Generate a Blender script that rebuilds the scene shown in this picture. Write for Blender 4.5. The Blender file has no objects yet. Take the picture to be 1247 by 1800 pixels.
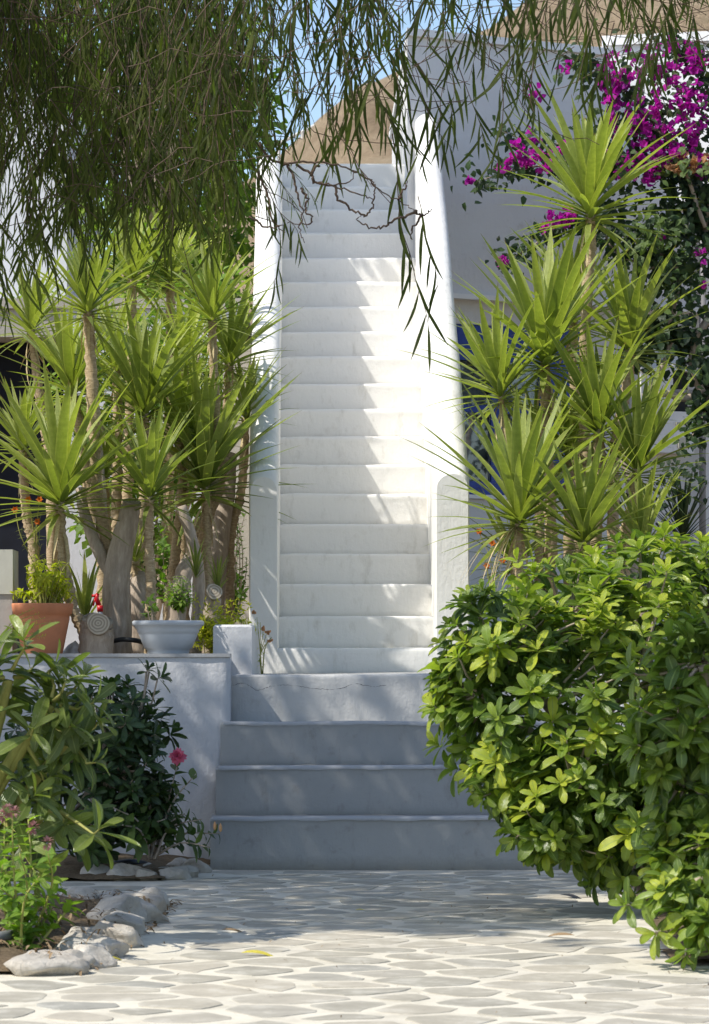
import bpy, bmesh, math, random
import numpy as np
from mathutils import Vector, Matrix, noise

# ------------------------------------------------------------------ camera, sky, sun, exposure
scn = bpy.context.scene
F = 5600.0; VX = 528.0; HZ = 1150.0; ZC = 1.05        # focal length and vanishing point in pixels of the 1247x1800 photograph
cam = bpy.data.cameras.new('camera'); camo = bpy.data.objects.new('camera', cam)
scn.collection.objects.link(camo); scn.camera = camo
camo.location = (0, 0, ZC); camo.rotation_euler = (math.radians(90), 0, 0)
cam.sensor_width = 36; cam.sensor_height = 36; cam.sensor_fit = 'AUTO'
cam.lens = F / 1800 * 36
cam.shift_y = (HZ - 900) / 1800; cam.shift_x = (623.5 - VX) / 1800
cam.clip_start = 0.1; cam.clip_end = 3000
cam.dof.use_dof = True; cam.dof.focus_distance = 16.5; cam.dof.aperture_fstop = 11

SUN = Vector((-1.0, -0.48, 1.35)).normalized()          # towards the sun
elev = math.asin(SUN.z); azim = math.atan2(SUN.x, SUN.y)
world = bpy.data.worlds.new('World'); scn.world = world; world.use_nodes = True
wn = world.node_tree; bg = wn.nodes['Background']
sky = wn.nodes.new('ShaderNodeTexSky'); sky.sky_type = 'NISHITA'; sky.sun_disc = False
sky.sun_elevation = elev; sky.sun_rotation = azim; sky.air_density = 1.0; sky.dust_density = 1.2; sky.ozone_density = 1.6
wn.links.new(sky.outputs[0], bg.inputs[0]); bg.inputs[1].default_value = 0.15
sl = bpy.data.lights.new('sun', 'SUN'); sl.energy = 3.7; sl.angle = math.radians(0.53); sl.color = (1.0, 0.955, 0.88)
so = bpy.data.objects.new('sun', sl); scn.collection.objects.link(so); so.location = (-8, 8, 14)
so.rotation_euler = (-SUN).to_track_quat('-Z', 'Y').to_euler()
scn.view_settings.view_transform = 'Standard'; scn.view_settings.look = 'None'
scn.view_settings.exposure = 0.48; scn.view_settings.gamma = 1.0
scn.render.engine = 'CYCLES'
scn.cycles.max_bounces = 8; scn.cycles.diffuse_bounces = 5; scn.cycles.transmission_bounces = 4
scn.cycles.caustics_reflective = False; scn.cycles.caustics_refractive = False

# ------------------------------------------------------------------ helpers
COL = scn.collection
def rnd(seed): return random.Random(seed)
def W(px, py, Y): return Vector(((px - VX) / F * Y, Y, ZC + (HZ - py) / F * Y))
def X(px, Y): return (px - VX) / F * Y
def Z(py, Y): return ZC + (HZ - py) / F * Y

def setp(o, label=None, cat=None, group=None, kind=None):
    if label: o['label'] = label
    if cat: o['category'] = cat
    if group: o['group'] = group
    if kind: o['kind'] = kind
    return o
def empty(name, loc, label=None, cat=None, group=None, kind=None):
    o = bpy.data.objects.new(name, None); COL.objects.link(o); o.location = loc; o.empty_display_size = .1
    return setp(o, label, cat, group, kind)
def link(name, me, parent=None, loc=None):
    o = bpy.data.objects.new(name, me); COL.objects.link(o)
    if parent: o.parent = parent
    if loc is not None: o.location = loc
    return o
def wloc(o):
    v = Vector((0, 0, 0))
    while o is not None: v = v + o.location; o = o.parent
    return v

class MB:
    """collects shapes in world coordinates and links them as one mesh"""
    def __init__(s): s.v = []; s.f = []; s.m = []; s.mi = 0
    def face(s, *idx): s.f.append(tuple(idx)); s.m.append(s.mi)
    def box(s, x0, x1, y0, y1, z0, z1, M=None):
        b = len(s.v)
        for p in ((x0,y0,z0),(x1,y0,z0),(x1,y1,z0),(x0,y1,z0),(x0,y0,z1),(x1,y0,z1),(x1,y1,z1),(x0,y1,z1)):
            v = Vector(p); s.v.append(M @ v if M else v)
        for q in ((0,3,2,1),(4,5,6,7),(0,1,5,4),(1,2,6,5),(2,3,7,6),(3,0,4,7)): s.face(*[b+i for i in q])
        return s
    def tube(s, pts, rads, n=8, cap=True, rough=0.0, seed=0):
        pts = [Vector(p) for p in pts]; b0 = len(s.v); r = rnd(seed); up = Vector((0.13, 0.3, 1)).normalized()
        if not hasattr(rads, '__len__'): rads = [rads]*len(pts)
        for i, p in enumerate(pts):
            t = (pts[min(i+1, len(pts)-1)] - pts[max(i-1, 0)]).normalized()
            u = t.cross(up)
            if u.length < .05: u = t.cross(Vector((1, 0, 0)))
            u.normalize(); w = t.cross(u); up = w
            up = u.cross(t)
            for k in range(n):
                a = 2*math.pi*k/n; rr = rads[i]*(1 + rough*(r.random()-.5)*2)
                s.v.append(p + (u*math.cos(a) + w*math.sin(a))*rr)
        for i in range(len(pts)-1):
            for k in range(n):
                a = b0+i*n+k; c = b0+i*n+(k+1) % n
                s.face(a, c, c+n, a+n)
        if cap:
            s.face(*[b0+k for k in range(n)][::-1]); s.face(*[b0+(len(pts)-1)*n+k for k in range(n)])
        return s
    def lathe(s, prof, c, n=32, cap=True):
        b0 = len(s.v); c = Vector(c)
        for (r, z) in prof:
            for k in range(n):
                a = 2*math.pi*k/n; s.v.append(c + Vector((math.cos(a)*r, math.sin(a)*r, z)))
        for i in range(len(prof)-1):
            for k in range(n):
                a = b0+i*n+k; d = b0+i*n+(k+1) % n; s.face(a, d, d+n, a+n)
        if cap: s.face(*[b0+k for k in range(n)][::-1]); s.face(*[b0+(len(prof)-1)*n+k for k in range(n)])
        return s
    def build(s, name, mat, parent=None, smooth=False, label=None, cat=None, group=None, kind=None, origin=None, color=None):
        o0 = wloc(parent) if parent else (Vector(origin) if origin is not None else Vector((0, 0, 0)))
        me = bpy.data.meshes.new(name); me.from_pydata([tuple(v - o0) for v in s.v], [], s.f)
        mats = mat if isinstance(mat, (list, tuple)) else [mat]
        for m_ in mats: me.materials.append(m_)
        if len(mats) > 1: me.polygons.foreach_set('material_index', s.m)
        if smooth: me.polygons.foreach_set('use_smooth', [True]*len(me.polygons))
        me.update()
        o = link(name, me, parent, None if parent else o0)
        return setp(o, label, cat, group, kind)

def spath(pts, n):
    """catmull-rom resample"""
    pts = [Vector(p) for p in pts]; out = []
    P = [pts[0]*2-pts[1]] + pts + [pts[-1]*2-pts[-2]]
    for i in range(1, len(P)-2):
        k = max(2, int(round(n/(len(pts)-1))))
        for j in range(k):
            t = j/k; a, b, c, d = P[i-1], P[i], P[i+1], P[i+2]
            out.append(.5*((2*b) + (c-a)*t + (2*a-5*b+4*c-d)*t*t + (3*b-a-3*c+d)*t**3))
    out.append(pts[-1]); return out

# ------------------------------------------------------------------ materials
class N:
    def __init__(s, name):
        s.m = bpy.data.materials.new(name); s.m.use_nodes = True; s.t = s.m.node_tree; s.p = s.t.nodes['Principled BSDF']
        s.out = s.t.nodes['Material Output']
    def n(s, typ, **kw):
        x = s.t.nodes.new(typ)
        for k, v in kw.items():
            if k.startswith('_'): x.inputs[k[1:].replace('_', ' ')].default_value = v
            else: setattr(x, k, v)
        return x
    def l(s, a, b): s.t.links.new(a, b)
    def co(s, obj=False):
        if obj: return s.n('ShaderNodeTexCoord').outputs['Object']
        return s.n('ShaderNodeNewGeometry').outputs['Position']
    def noise(s, vec, scale, detail=4, rough=.6, stretch=None):
        if stretch:
            mp = s.n('ShaderNodeMapping'); mp.inputs['Scale'].default_value = stretch; s.l(vec, mp.inputs[0]); vec = mp.outputs[0]
        x = s.n('ShaderNodeTexNoise'); x.inputs['Scale'].default_value = scale; x.inputs['Detail'].default_value = detail
        x.inputs['Roughness'].default_value = rough; s.l(vec, x.inputs['Vector']); return x.outputs['Fac']
    def ramp(s, fac, stops):
        x = s.n('ShaderNodeValToRGB'); e = x.color_ramp.elements
        while len(e) < len(stops): e.new(.5)
        for q, (p, c) in zip(e, stops): q.position = p; q.color = (*c, 1) if len(c) == 3 else c
        s.l(fac, x.inputs[0]); return x.outputs[0]
    def mix(s, fac, a, b, mode='MIX'):
        x = s.n('ShaderNodeMix', data_type='RGBA', blend_type=mode)
        for sock, v in ((x.inputs[0], fac), (x.inputs[6], a), (x.inputs[7], b)):
            if hasattr(v, 'links'): s.l(v, sock)
            elif isinstance(v, (tuple, list)): sock.default_value = (*v, 1) if len(v) == 3 else v
            else: sock.default_value = v
        return x.outputs[2]
    def math(s, op, a, b=0.0, c=None):
        x = s.n('ShaderNodeMath', operation=op)
        for i, v in enumerate((a, b) if c is None else (a, b, c)):
            if hasattr(v, 'links'): s.l(v, x.inputs[i])
            else: x.inputs[i].default_value = v
        return x.outputs[0]
    def base(s, c, rough=.8, spec=None):
        if hasattr(c, 'links'): s.l(c, s.p.inputs['Base Color'])
        else: s.p.inputs['Base Color'].default_value = (*c, 1)
        if hasattr(rough, 'links'): s.l(rough, s.p.inputs['Roughness'])
        else: s.p.inputs['Roughness'].default_value = rough
        if spec is not None: s.p.inputs['Specular IOR Level'].default_value = spec
        return s
    def bump(s, h, dist=.01, strength=1.0, prev=None):
        x = s.n('ShaderNodeBump'); x.inputs['Distance'].default_value = dist; x.inputs['Strength'].default_value = strength
        s.l(h, x.inputs['Height'])
        if prev is not None: s.l(prev, x.inputs['Normal'])
        s.l(x.outputs[0], s.p.inputs['Normal']); return x.outputs[0]

def m_plaster(name, col, dark, dirt=.25, b=.004, grime=None):
    b *= .5
    n = N(name); c = n.co()
    big = n.noise(c, 1.7, 5, .6); mid = n.noise(c, 9, 5, .65); fine = n.noise(c, 60, 4, .6); br = n.noise(c, 30, 4, .6, (1, 1, .25))
    k = n.ramp(big, [(.38, dark), (.62, col)])
    colr = n.mix(1.0 - dirt, k, col)
    st = n.ramp(mid, [(.60, (1, 1, 1)), (.78, tuple(1-dirt*.9*g for g in (.8, .9, 1)))])
    colr = n.mix(1.0, colr, st, 'MULTIPLY')
    if grime:
        g = n.noise(c, 14, 6, .7, (1, 1, .35)); g2 = n.ramp(g, [(.56, (0, 0, 0)), (.74, (1, 1, 1))])
        colr = n.mix(n.math('MULTIPLY', g2, .5), colr, grime)
    n.base(colr, .85, .25)
    nb = n.bump(mid, b*2.2); nb = n.bump(br, b, prev=nb); n.bump(fine, b*.35, prev=nb)
    return n.m
def m_flat(name, col, rough=.6, var=.15, scale=8, bump=.0, spec=.4, metal=0):
    n = N(name); c = n.co(True); f = n.noise(c, scale, 4)
    dk = tuple(x*(1-var) for x in col); lt = tuple(min(1, x*(1+var)) for x in col)
    n.base(n.ramp(f, [(.3, dk), (.7, lt)]), rough, spec); n.p.inputs['Metallic'].default_value = metal
    if bump: n.bump(f, bump)
    return n.m
def m_leaf(name, dark, mid, young, trans=.32, rough=.38, edge=None, rib=None, spec=.5, tcol=None, back=None, tipc=None):
    """obj.color.r / attribute 'tint' (0 old, 1 young; low values also paint shade) plus a small random difference per leaf"""
    n = N(name); g = n.n('ShaderNodeNewGeometry'); oi = n.n('ShaderNodeObjectInfo'); at = n.n('ShaderNodeAttribute', attribute_name='tint')
    sp = n.n('ShaderNodeSeparateColor'); n.l(oi.outputs['Color'], sp.inputs[0])
    r = n.math('FRACT', n.math('ADD', g.outputs['Random Per Island'], oi.outputs['Random']))
    tint = n.math('ADD', at.outputs['Fac'], sp.outputs[0])
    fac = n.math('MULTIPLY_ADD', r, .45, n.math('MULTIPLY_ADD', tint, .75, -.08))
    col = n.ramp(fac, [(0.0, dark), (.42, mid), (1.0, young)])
    uv = n.n('ShaderNodeUVMap'); sx = n.n('ShaderNodeSeparateXYZ'); n.l(uv.outputs[0], sx.inputs[0])
    u = n.math('ABSOLUTE', n.math('SUBTRACT', sx.outputs[0], .5))
    if edge: col = n.mix(n.math('MULTIPLY', n.math('GREATER_THAN', u, .41), .6), col, edge)
    if rib: col = n.mix(n.math('MULTIPLY', n.math('LESS_THAN', u, .055), .55), col, rib)
    if tipc: col = n.mix(n.math('MULTIPLY', n.math('GREATER_THAN', n.math('MULTIPLY_ADD', r, .04, sx.outputs[1]), .985), .85), col, tipc)
    nz = n.noise(n.co(True), 30, 3); col = n.mix(1.0, col, n.ramp(nz, [(.3, (.82, .84, .8)), (.7, (1.1, 1.08, 1.1))]), 'MULTIPLY')
    if back: col = n.mix(n.math('MULTIPLY', g.outputs['Backfacing'], .6), col, back)
    n.base(col, rough, spec)
    tr = n.n('ShaderNodeBsdfTranslucent'); n.l(n.mix(1.0, col, tcol or (1.5, 1.75, .55), 'MULTIPLY'), tr.inputs[0])
    ms = n.n('ShaderNodeMixShader'); ms.inputs[0].default_value = trans
    n.l(n.p.outputs[0], ms.inputs[1]); n.l(tr.outputs[0], ms.inputs[2]); n.l(ms.outputs[0], n.out.inputs[0])
    w = n.n('ShaderNodeTexWave', wave_type='BANDS', bands_direction='X'); w.inputs['Scale'].default_value = 2.6
    n.l(uv.outputs[0], w.inputs[0]); n.bump(w.outputs['Fac'], .0012)
    return n.m
def m_bark(name, c1, c2, c3, scale=30, stretch=(1, 1, .3), b=.006):
    n = N(name); c = n.co(); f = n.noise(c, scale, 6, .7, stretch); g = n.noise(c, 5, 3)
    n.base(n.mix(n.math('MULTIPLY', g, .6), n.ramp(f, [(.32, c1), (.55, c2), (.72, c3)]), c2), .9, .15); n.bump(f, b)
    return n.m

M = {}
M['white'] = m_plaster('white_limewash', (.79, .775, .735), (.72, .705, .665), .18, .005, (.50, .475, .41))
M['whitewall'] = m_plaster('white_wall_paint', (.80, .80, .80), (.74, .745, .76), .10, .003)
M['bluewall'] = m_plaster('pale_grey_plaster', (.70, .695, .69), (.60, .598, .60), .32, .006)
M['greystep'] = m_plaster('grey_painted_cement', (.37, .373, .365), (.29, .295, .29), .35, .005, (.22, .21, .19))
M['greyrim'] = m_plaster('worn_pale_edge', (.38, .385, .39), (.28, .285, .29), .35, .005)
M['beige'] = m_plaster('beige_plaster', (.40, .37, .33), (.33, .31, .28), .2, .004)
M['blue'] = m_flat('blue_gloss_paint', (.025, .06, .30), .35, .2, 14)
M['navy'] = m_flat('doorway_darkness_navy', (.006, .008, .016), .9, .3)  # near-black colour that paints the shade of the open doorway
M['terracotta'] = m_flat('terracotta', (.56, .22, .11), .8, .12, 9, .001, .2)
M['plastic'] = m_flat('pale_grey_plastic', (.43, .46, .49), .45, .05, 6)
M['cream'] = m_flat('cream_paint', (.52, .50, .42), .7, .1)
M['red'] = m_flat('red_plastic', (.55, .012, .02), .35, .08)
M['hose'] = m_flat('black_hose', (.018, .02, .024), .4, .25, 20)
M['greyhose'] = m_flat('grey_hose', (.16, .16, .17), .5, .25, 20)
M['pipe'] = m_flat('grey_pipe', (.25, .24, .24), .6, .15)
M['cable'] = m_flat('pale_cable', (.30, .34, .46), .6, .15)
M['dark'] = m_flat('dark_recess', (.03, .03, .03), .9, .3)  # near-black stands in for shade in the niche and rooms; also the crack
M['fabric'] = m_flat('pale_blue_fabric', (.42, .44, .50), .9, .25, 25, .004)
M['curtain'] = m_flat('grey_lace_curtain', (.62, .63, .64), .9, .2, 5, .003)
M['rubber'] = m_flat('brown_dry_leaf', (.24, .165, .09), .9, .3, 40)
M['yellowleaf'] = m_flat('yellow_dry_leaf', (.50, .42, .06), .6, .3, 40)
M['strand'] = m_flat('dry_leaf_strand', (.50, .40, .22), .8, .3, 30)
M['iron'] = m_flat('pale_rail_paint', (.62, .60, .56), .6, .1)
n = N('window_glass'); tr_ = n.n('ShaderNodeBsdfTransparent'); gl_ = n.n('ShaderNodeBsdfGlossy'); gl_.inputs['Roughness'].default_value = .03; fr_ = n.n('ShaderNodeFresnel'); mx_ = n.n('ShaderNodeMixShader'); tr_.inputs[0].default_value = (.82, .85, .86, 1)
n.l(n.math('MULTIPLY_ADD', fr_.outputs[0], 1.2, .04), mx_.inputs[0]); n.l(tr_.outputs[0], mx_.inputs[1]); n.l(gl_.outputs[0], mx_.inputs[2]); n.l(mx_.outputs[0], n.out.inputs[0]); M['glass'] = n.m
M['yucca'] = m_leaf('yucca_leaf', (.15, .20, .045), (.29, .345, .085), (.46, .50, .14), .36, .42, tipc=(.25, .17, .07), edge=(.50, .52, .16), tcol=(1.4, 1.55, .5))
M['yuccadark'] = m_leaf('dark_agave_leaf', (.02, .045, .015), (.035, .07, .022), (.06, .10, .03), .15, .4)
M['bush'] = m_leaf('pittosporum_leaf', (.075, .13, .02), (.23, .32, .04), (.54, .58, .06), .36, .28, rib=(.32, .42, .12), spec=.6, back=(.16, .24, .07))
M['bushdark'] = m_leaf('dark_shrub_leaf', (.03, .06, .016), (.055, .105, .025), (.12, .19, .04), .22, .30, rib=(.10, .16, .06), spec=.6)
M['leftbush'] = m_leaf('olive_green_shrub_leaf', (.08, .12, .03), (.17, .22, .05), (.36, .42, .07), .28, .26, rib=(.30, .34, .12), spec=.65, back=(.17, .23, .06))
M['herb'] = m_leaf('light_green_herb_leaf', (.07, .15, .02), (.14, .27, .03), (.30, .42, .05), .38, .5, rib=(.3, .4, .12))
M['yellowgreen'] = m_leaf('yellow_green_leaf', (.24, .30, .02), (.42, .46, .03), (.60, .56, .05), .45, .5)
M['acacia'] = m_leaf('acacia_leaf', (.055, .08, .02), (.115, .145, .036), (.23, .265, .065), .34, .55, rib=(.10, .13, .05), spec=.25, tcol=(1.2, 1.6, .5))
M['backtree'] = m_leaf('back_tree_leaf', (.07, .13, .018), (.13, .22, .03), (.28, .38, .05), .42, .45)
M['vine'] = m_leaf('vine_leaf', (.018, .04, .014), (.04, .08, .022), (.15, .22, .05), .3, .4)
M['bract'] = m_leaf('magenta_bract', (.30, .012, .28), (.52, .015, .42), (.68, .04, .46), .45, .6, tcol=(1.3, .8, 1.2))
M['drybract'] = m_leaf('orange_dry_bract', (.45, .22, .10), (.60, .34, .16), (.70, .45, .22), .35, .7, tcol=(1.2, 1, .8))
M['pink'] = m_leaf('pink_petal', (.60, .10, .20), (.78, .18, .30), (.85, .30, .40), .4, .6, tcol=(1.2, .8, .9))
M['orange'] = m_leaf('orange_petal', (.75, .16, .01), (.85, .22, .01), (.9, .35, .02), .3, .6, tcol=(1.2, .9, .5))
M['dustypink'] = m_leaf('dusty_pink_floret', (.42, .20, .20), (.55, .30, .28), (.65, .42, .36), .3, .7, tcol=(1.1, .9, .9))
M['bark'] = m_bark('grey_brown_bark', (.22, .17, .13), (.43, .355, .28), (.58, .50, .41), 34, (1, 1, .22))
M['yuccabark'] = m_bark('yucca_stem_bark', (.20, .14, .08), (.48, .37, .23), (.70, .60, .43), 55, (.6, .6, 1.6), .008)
M['greybark'] = m_bark('dark_twig_bark', (.06, .04, .03), (.13, .095, .07), (.22, .17, .13), 40)
M['stemgreen'] = m_bark('yellow_green_stem', (.22, .22, .06), (.34, .33, .10), (.45, .40, .16), 30, (1, 1, .4), .001)
n = N('sawn_wood'); c = n.co(True); w = n.n('ShaderNodeTexWave', wave_type='RINGS', rings_direction='Z'); w.inputs['Scale'].default_value = 20; w.inputs['Distortion'].default_value = 2.5
n.l(c, w.inputs[0]); n.base(n.ramp(w.outputs['Fac'], [(0, (.25, .205, .15)), (1, (.46, .40, .31))]), .9, .1); M['sawn'] = n.m
# cement joints, flagstones, soil, rock, hill
n = N('cream_cement'); c = n.co(); a = n.noise(c, 5, 6, .7); b = n.noise(c, 40, 4); d = n.noise(c, 1.1, 4)
k = n.ramp(a, [(.3, (.47, .43, .34)), (.52, (.62, .575, .465)), (.8, (.69, .64, .53))])
k = n.mix(n.ramp(d, [(.48, (0, 0, 0)), (.68, (.5, .5, .5))]), k, (.46, .42, .36)); n.base(k, .9, .2); nb = n.bump(a, .006); n.bump(b, .0015, prev=nb); M['cement'] = n.m
n = N('grey_flagstone'); c = n.co(); oi = n.n('ShaderNodeObjectInfo'); a = n.noise(c, 7, 6, .7); b = n.noise(c, 55, 4)
k = n.ramp(oi.outputs['Random'], [(0, (.34, .32, .265)), (.45, (.40, .37, .30)), (.75, (.46, .42, .34)), (1, (.33, .32, .28))])
k = n.mix(1.0, k, n.ramp(a, [(.3, (.80, .79, .77)), (.7, (1.15, 1.14, 1.12))]), 'MULTIPLY')
k = n.mix(n.ramp(a, [(.52, (0, 0, 0)), (.70, (.6, .6, .6))]), k, (.58, .55, .47)); n.base(k, .75, .3); nb = n.bump(a, .004); n.bump(b, .0012, prev=nb); M['flag'] = n.m
n = N('dry_soil'); c = n.co(); a = n.noise(c, 9, 8, .75); b = n.noise(c, 60, 6, .8)
n.base(n.mix(.5, n.ramp(a, [(.3, (.10, .07, .045)), (.6, (.26, .19, .12)), (.8, (.36, .28, .19))]), n.ramp(b, [(.35, (.08, .055, .035)), (.6, (.30, .23, .14))])), .95, .1)
nb = n.bump(a, .03); n.bump(b, .01, prev=nb); M['soil'] = n.m
n = N('pale_rock'); c = n.co(); oi = n.n('ShaderNodeObjectInfo'); a = n.noise(c, 10, 8, .7); b = n.noise(c, 70, 5, .7); v = n.noise(c, 4, 3)
k = n.ramp(a, [(.28, (.30, .26, .20)), (.5, (.54, .49, .41)), (.75, (.72, .67, .58))]); k = n.mix(n.ramp(v, [(.5, (0, 0, 0)), (.7, (.5, .5, .5))]), k, (.42, .33, .25))
k = n.mix(n.math('MULTIPLY', oi.outputs['Random'], .3), k, (.36, .35, .33)); n.base(k, .85, .2); nb = n.bump(a, .02); n.bump(b, .006, prev=nb); M['rock'] = n.m
n = N('dry_hillside'); c = n.co(); a = n.noise(c, .55, 9, .72); b = n.noise(c, 3.2, 7, .75)
k = n.ramp(a, [(.3, (.30, .22, .14)), (.48, (.46, .35, .23)), (.7, (.56, .45, .31))]); k = n.mix(n.ramp(b, [(.56, (0, 0, 0)), (.68, (.7, .7, .7))]), k, (.24, .21, .12))
n.base(k, .95, .1); nb = n.bump(a, .9); n.bump(b, .25, prev=nb); M['hill'] = n.m
n = N('dry_earth'); c = n.co(); a = n.noise(c, 2, 8, .7); n.base(n.ramp(a, [(.3, (.16, .115, .07)), (.7, (.34, .26, .17))]), .95, .1); n.bump(a, .02); M['earth'] = n.m

# ------------------------------------------------------------------ leaf templates
def leaf_mesh(name, prof, nseg=5, fold=.12, curve=.15, side=0.0, mat=None, cup=0.0, tip=1.0):
    """leaf along +Y, length 1, widths from prof(t) (full width); returns a mesh with UVs"""
    v = []; f = []; uv = []
    for i in range(nseg+1):
        t = 1-(1-i/nseg)**tip; w = prof(t)*.5; z = -curve*t*t; xs = side*t*t
        for q in (-1, 0, 1): v.append((q*w+xs, t*(1-.12*abs(curve)*t), z + fold*w*2*abs(q)*(.5) + cup*w*abs(q)))
    for i in range(nseg):
        for q in (0, 1):
            a = i*3+q; f.append((a, a+1, a+4, a+3))
    me = bpy.data.meshes.new(name); me.from_pydata(v, [], f)
    ul = me.uv_layers.new(name='UVMap')
    for p in me.polygons:
        for li in p.loop_indices:
            vi = me.loops[li].vertex_index; ul.data[li].uv = ((vi % 3)/2, (vi//3)/nseg)
    me.polygons.foreach_set('use_smooth', [True]*len(me.polygons))
    if mat: me.materials.append(mat)
    me.update(); return me
def P_strap(w): return lambda t: w*min(1, .62+1.9*t)*(1-max(0, (t-.35)/.65)**1.8)+.0015
def P_obov(w): return lambda t: w*(.10+.90*math.sin(math.pi/2*min(1, t/.66))**1.25 if t < .66 else max(.12, math.sqrt(max(0, 1-((t-.66)/.345)**2))))
def P_lanc(w): return lambda t: w*(math.sin(math.pi*min(1, max(0, t*.97+.02))))**.75+.003
def P_ovate(w): return lambda t: w*(math.sin(math.pi*min(1, (t**.7)*.98+.01)))**.8+.004
def variants(name, prof, mat, k=3, **kw):
    r = rnd(name); out = []
    base_c = kw.pop('curve', .15); side = kw.pop('side', 0)
    for i in range(k): out.append(leaf_mesh(name, prof, curve=base_c*(.4+1.2*i/max(1, k-1)), side=side*r.uniform(-1, 1), mat=mat, **kw))
    return out
def lmat(pos, d, up, L, wf=1.0):
    y = Vector(d).normalized(); z = Vector(up) - y*y.dot(Vector(up))
    if z.length < 1e-3: z = y.orthogonal()
    z.normalize(); x = y.cross(z)
    return Matrix(((x.x*L*wf, y.x*L, z.x*L, pos[0]), (x.y*L*wf, y.y*L, z.y*L, pos[1]), (x.z*L*wf, y.z*L, z.z*L, pos[2]), (0, 0, 0, 1)))
def leaf_objects(items, parent, name='leaf'):
    """items: (mesh, matrix, tint) -> one object per leaf, meshes shared"""
    off = Matrix.Translation(-wloc(parent))
    for me, m, t in items:
        o = bpy.data.objects.new(name, me); COL.objects.link(o); o.parent = parent; o.matrix_local = off @ m; o.color = (t, t, t, 1)
def leaf_mass(items, name, parent=None, mat=None, kind='stuff', **kw):
    """many leaves joined into one mesh"""
    if not items: return None
    o0 = wloc(parent) if parent else Vector((0, 0, 0)); V = []; FI = []; UV = []; T = []; base = 0; cache = {}; nf = []
    by = {}
    for it in items: by.setdefault(it[0].name, []).append(it)
    for nm, lst in by.items():
        me = lst[0][0]; nv = len(me.vertices); co = np.empty(nv*3, 'f'); me.vertices.foreach_get('co', co); co = co.reshape(-1, 3)
        fi = np.array([list(p.vertices) for p in me.polygons]); lv = fi.reshape(-1)
        uv = np.empty(len(me.loops)*2, 'f'); me.uv_layers[0].data.foreach_get('uv', uv)
        A = np.array([np.array(m)[:3, :] for _, m, _ in lst])
        vv = np.einsum('nij,vj->nvi', A[:, :, :3], co) + A[:, None, :, 3] - np.array(o0)
        V.append(vv.reshape(-1, 3)); k = len(lst)
        FI.append((lv[None, :] + (np.arange(k)*nv)[:, None] + base).reshape(-1)); base += k*nv
        UV.append(np.tile(uv, k)); T.append(np.repeat(np.array([t for _, _, t in lst]), nv)); nf.append(k*len(fi))
    V = np.concatenate(V); FI = np.concatenate(FI); UV = np.concatenate(UV); T = np.concatenate(T); n_ = sum(nf)
    me = bpy.data.meshes.new(name); me.vertices.add(len(V)); me.vertices.foreach_set('co', V.astype('f').reshape(-1))
    me.loops.add(len(FI)); me.loops.foreach_set('vertex_index', FI.astype('i'))
    me.polygons.add(n_); me.polygons.foreach_set('loop_start', (np.arange(n_)*4).astype('i'))
    try: me.polygons.foreach_set('loop_total', np.full(n_, 4, 'i'))
    except Exception: pass
    me.polygons.foreach_set('use_smooth', np.ones(n_, bool))
    ul = me.uv_layers.new(name='UVMap'); ul.data.foreach_set('uv', UV.astype('f'))
    at = me.attributes.new('tint', 'FLOAT', 'POINT'); at.data.foreach_set('value', T.astype('f'))
    me.materials.append(mat or items[0][0].materials[0]); me.update(calc_edges=True); me.validate()
    o = link(name, me, parent); o.color = (0, 0, 0, 1)
    return setp(o, kind=kind, **kw)
def inframe(p, m=0):
    px = VX + p[0]/p[1]*F; py = HZ - (p[2]-ZC)/p[1]*F
    return -m < px < 1247+m and -m < py < 1800+m
# ------------------------------------------------------------------ ground, terraces, hill
def sheet(name, x0, x1, y0, y1, z, mat, nx=2, ny=2, hfun=None, parent=None, kind='structure'):
    m = MB()
    for j in range(ny+1):
        for i in range(nx+1):
            x = x0+(x1-x0)*i/nx; y = y0+(y1-y0)*j/ny; m.v.append(Vector((x, y, z + (hfun(x, y) if hfun else 0))))
    for j in range(ny):
        for i in range(nx): a = j*(nx+1)+i; m.face(a, a+1, a+nx+2, a+nx+1)
    return m.build(name, mat, parent, True, kind=kind)
sheet('ground', -400, 400, -60, 900, -.02, M['earth'], 8, 8)

BED1 = [(-4, 10.38), (-.80, 10.42), (-.725, 10.8), (-.67, 11.5), (-.63, 12.3), (-.60, 13.0), (-.62, 13.45), (-4, 13.5)]
BED2 = [(-4, 14.72), (-.62, 14.72), (-.50, 15.1), (-.45, 15.6), (-.42, 16.2), (-4, 16.2)]
BED3 = [(1.22, 10.7), (4, 10.5), (4, 16.2), (1.55, 16.2), (1.50, 14.8), (1.40, 13.0)]
def inpoly(x, y, P):
    c = False; j = len(P)-1
    for i in range(len(P)):
        (xi, yi), (xj, yj) = P[i], P[j]
        if (yi > y) != (yj > y) and x < (xj-xi)*(y-yi)/(yj-yi)+xi: c = not c
        j = i
    return c
pav = sheet('paving', -4.2, 4.2, 5.5, 16.6, 0.0, M['cement'], 84, 110, lambda x, y: .0018*noise.noise((x*3, y*3, 0))+.0008*noise.noise((x*13, y*13, 4)))
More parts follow.
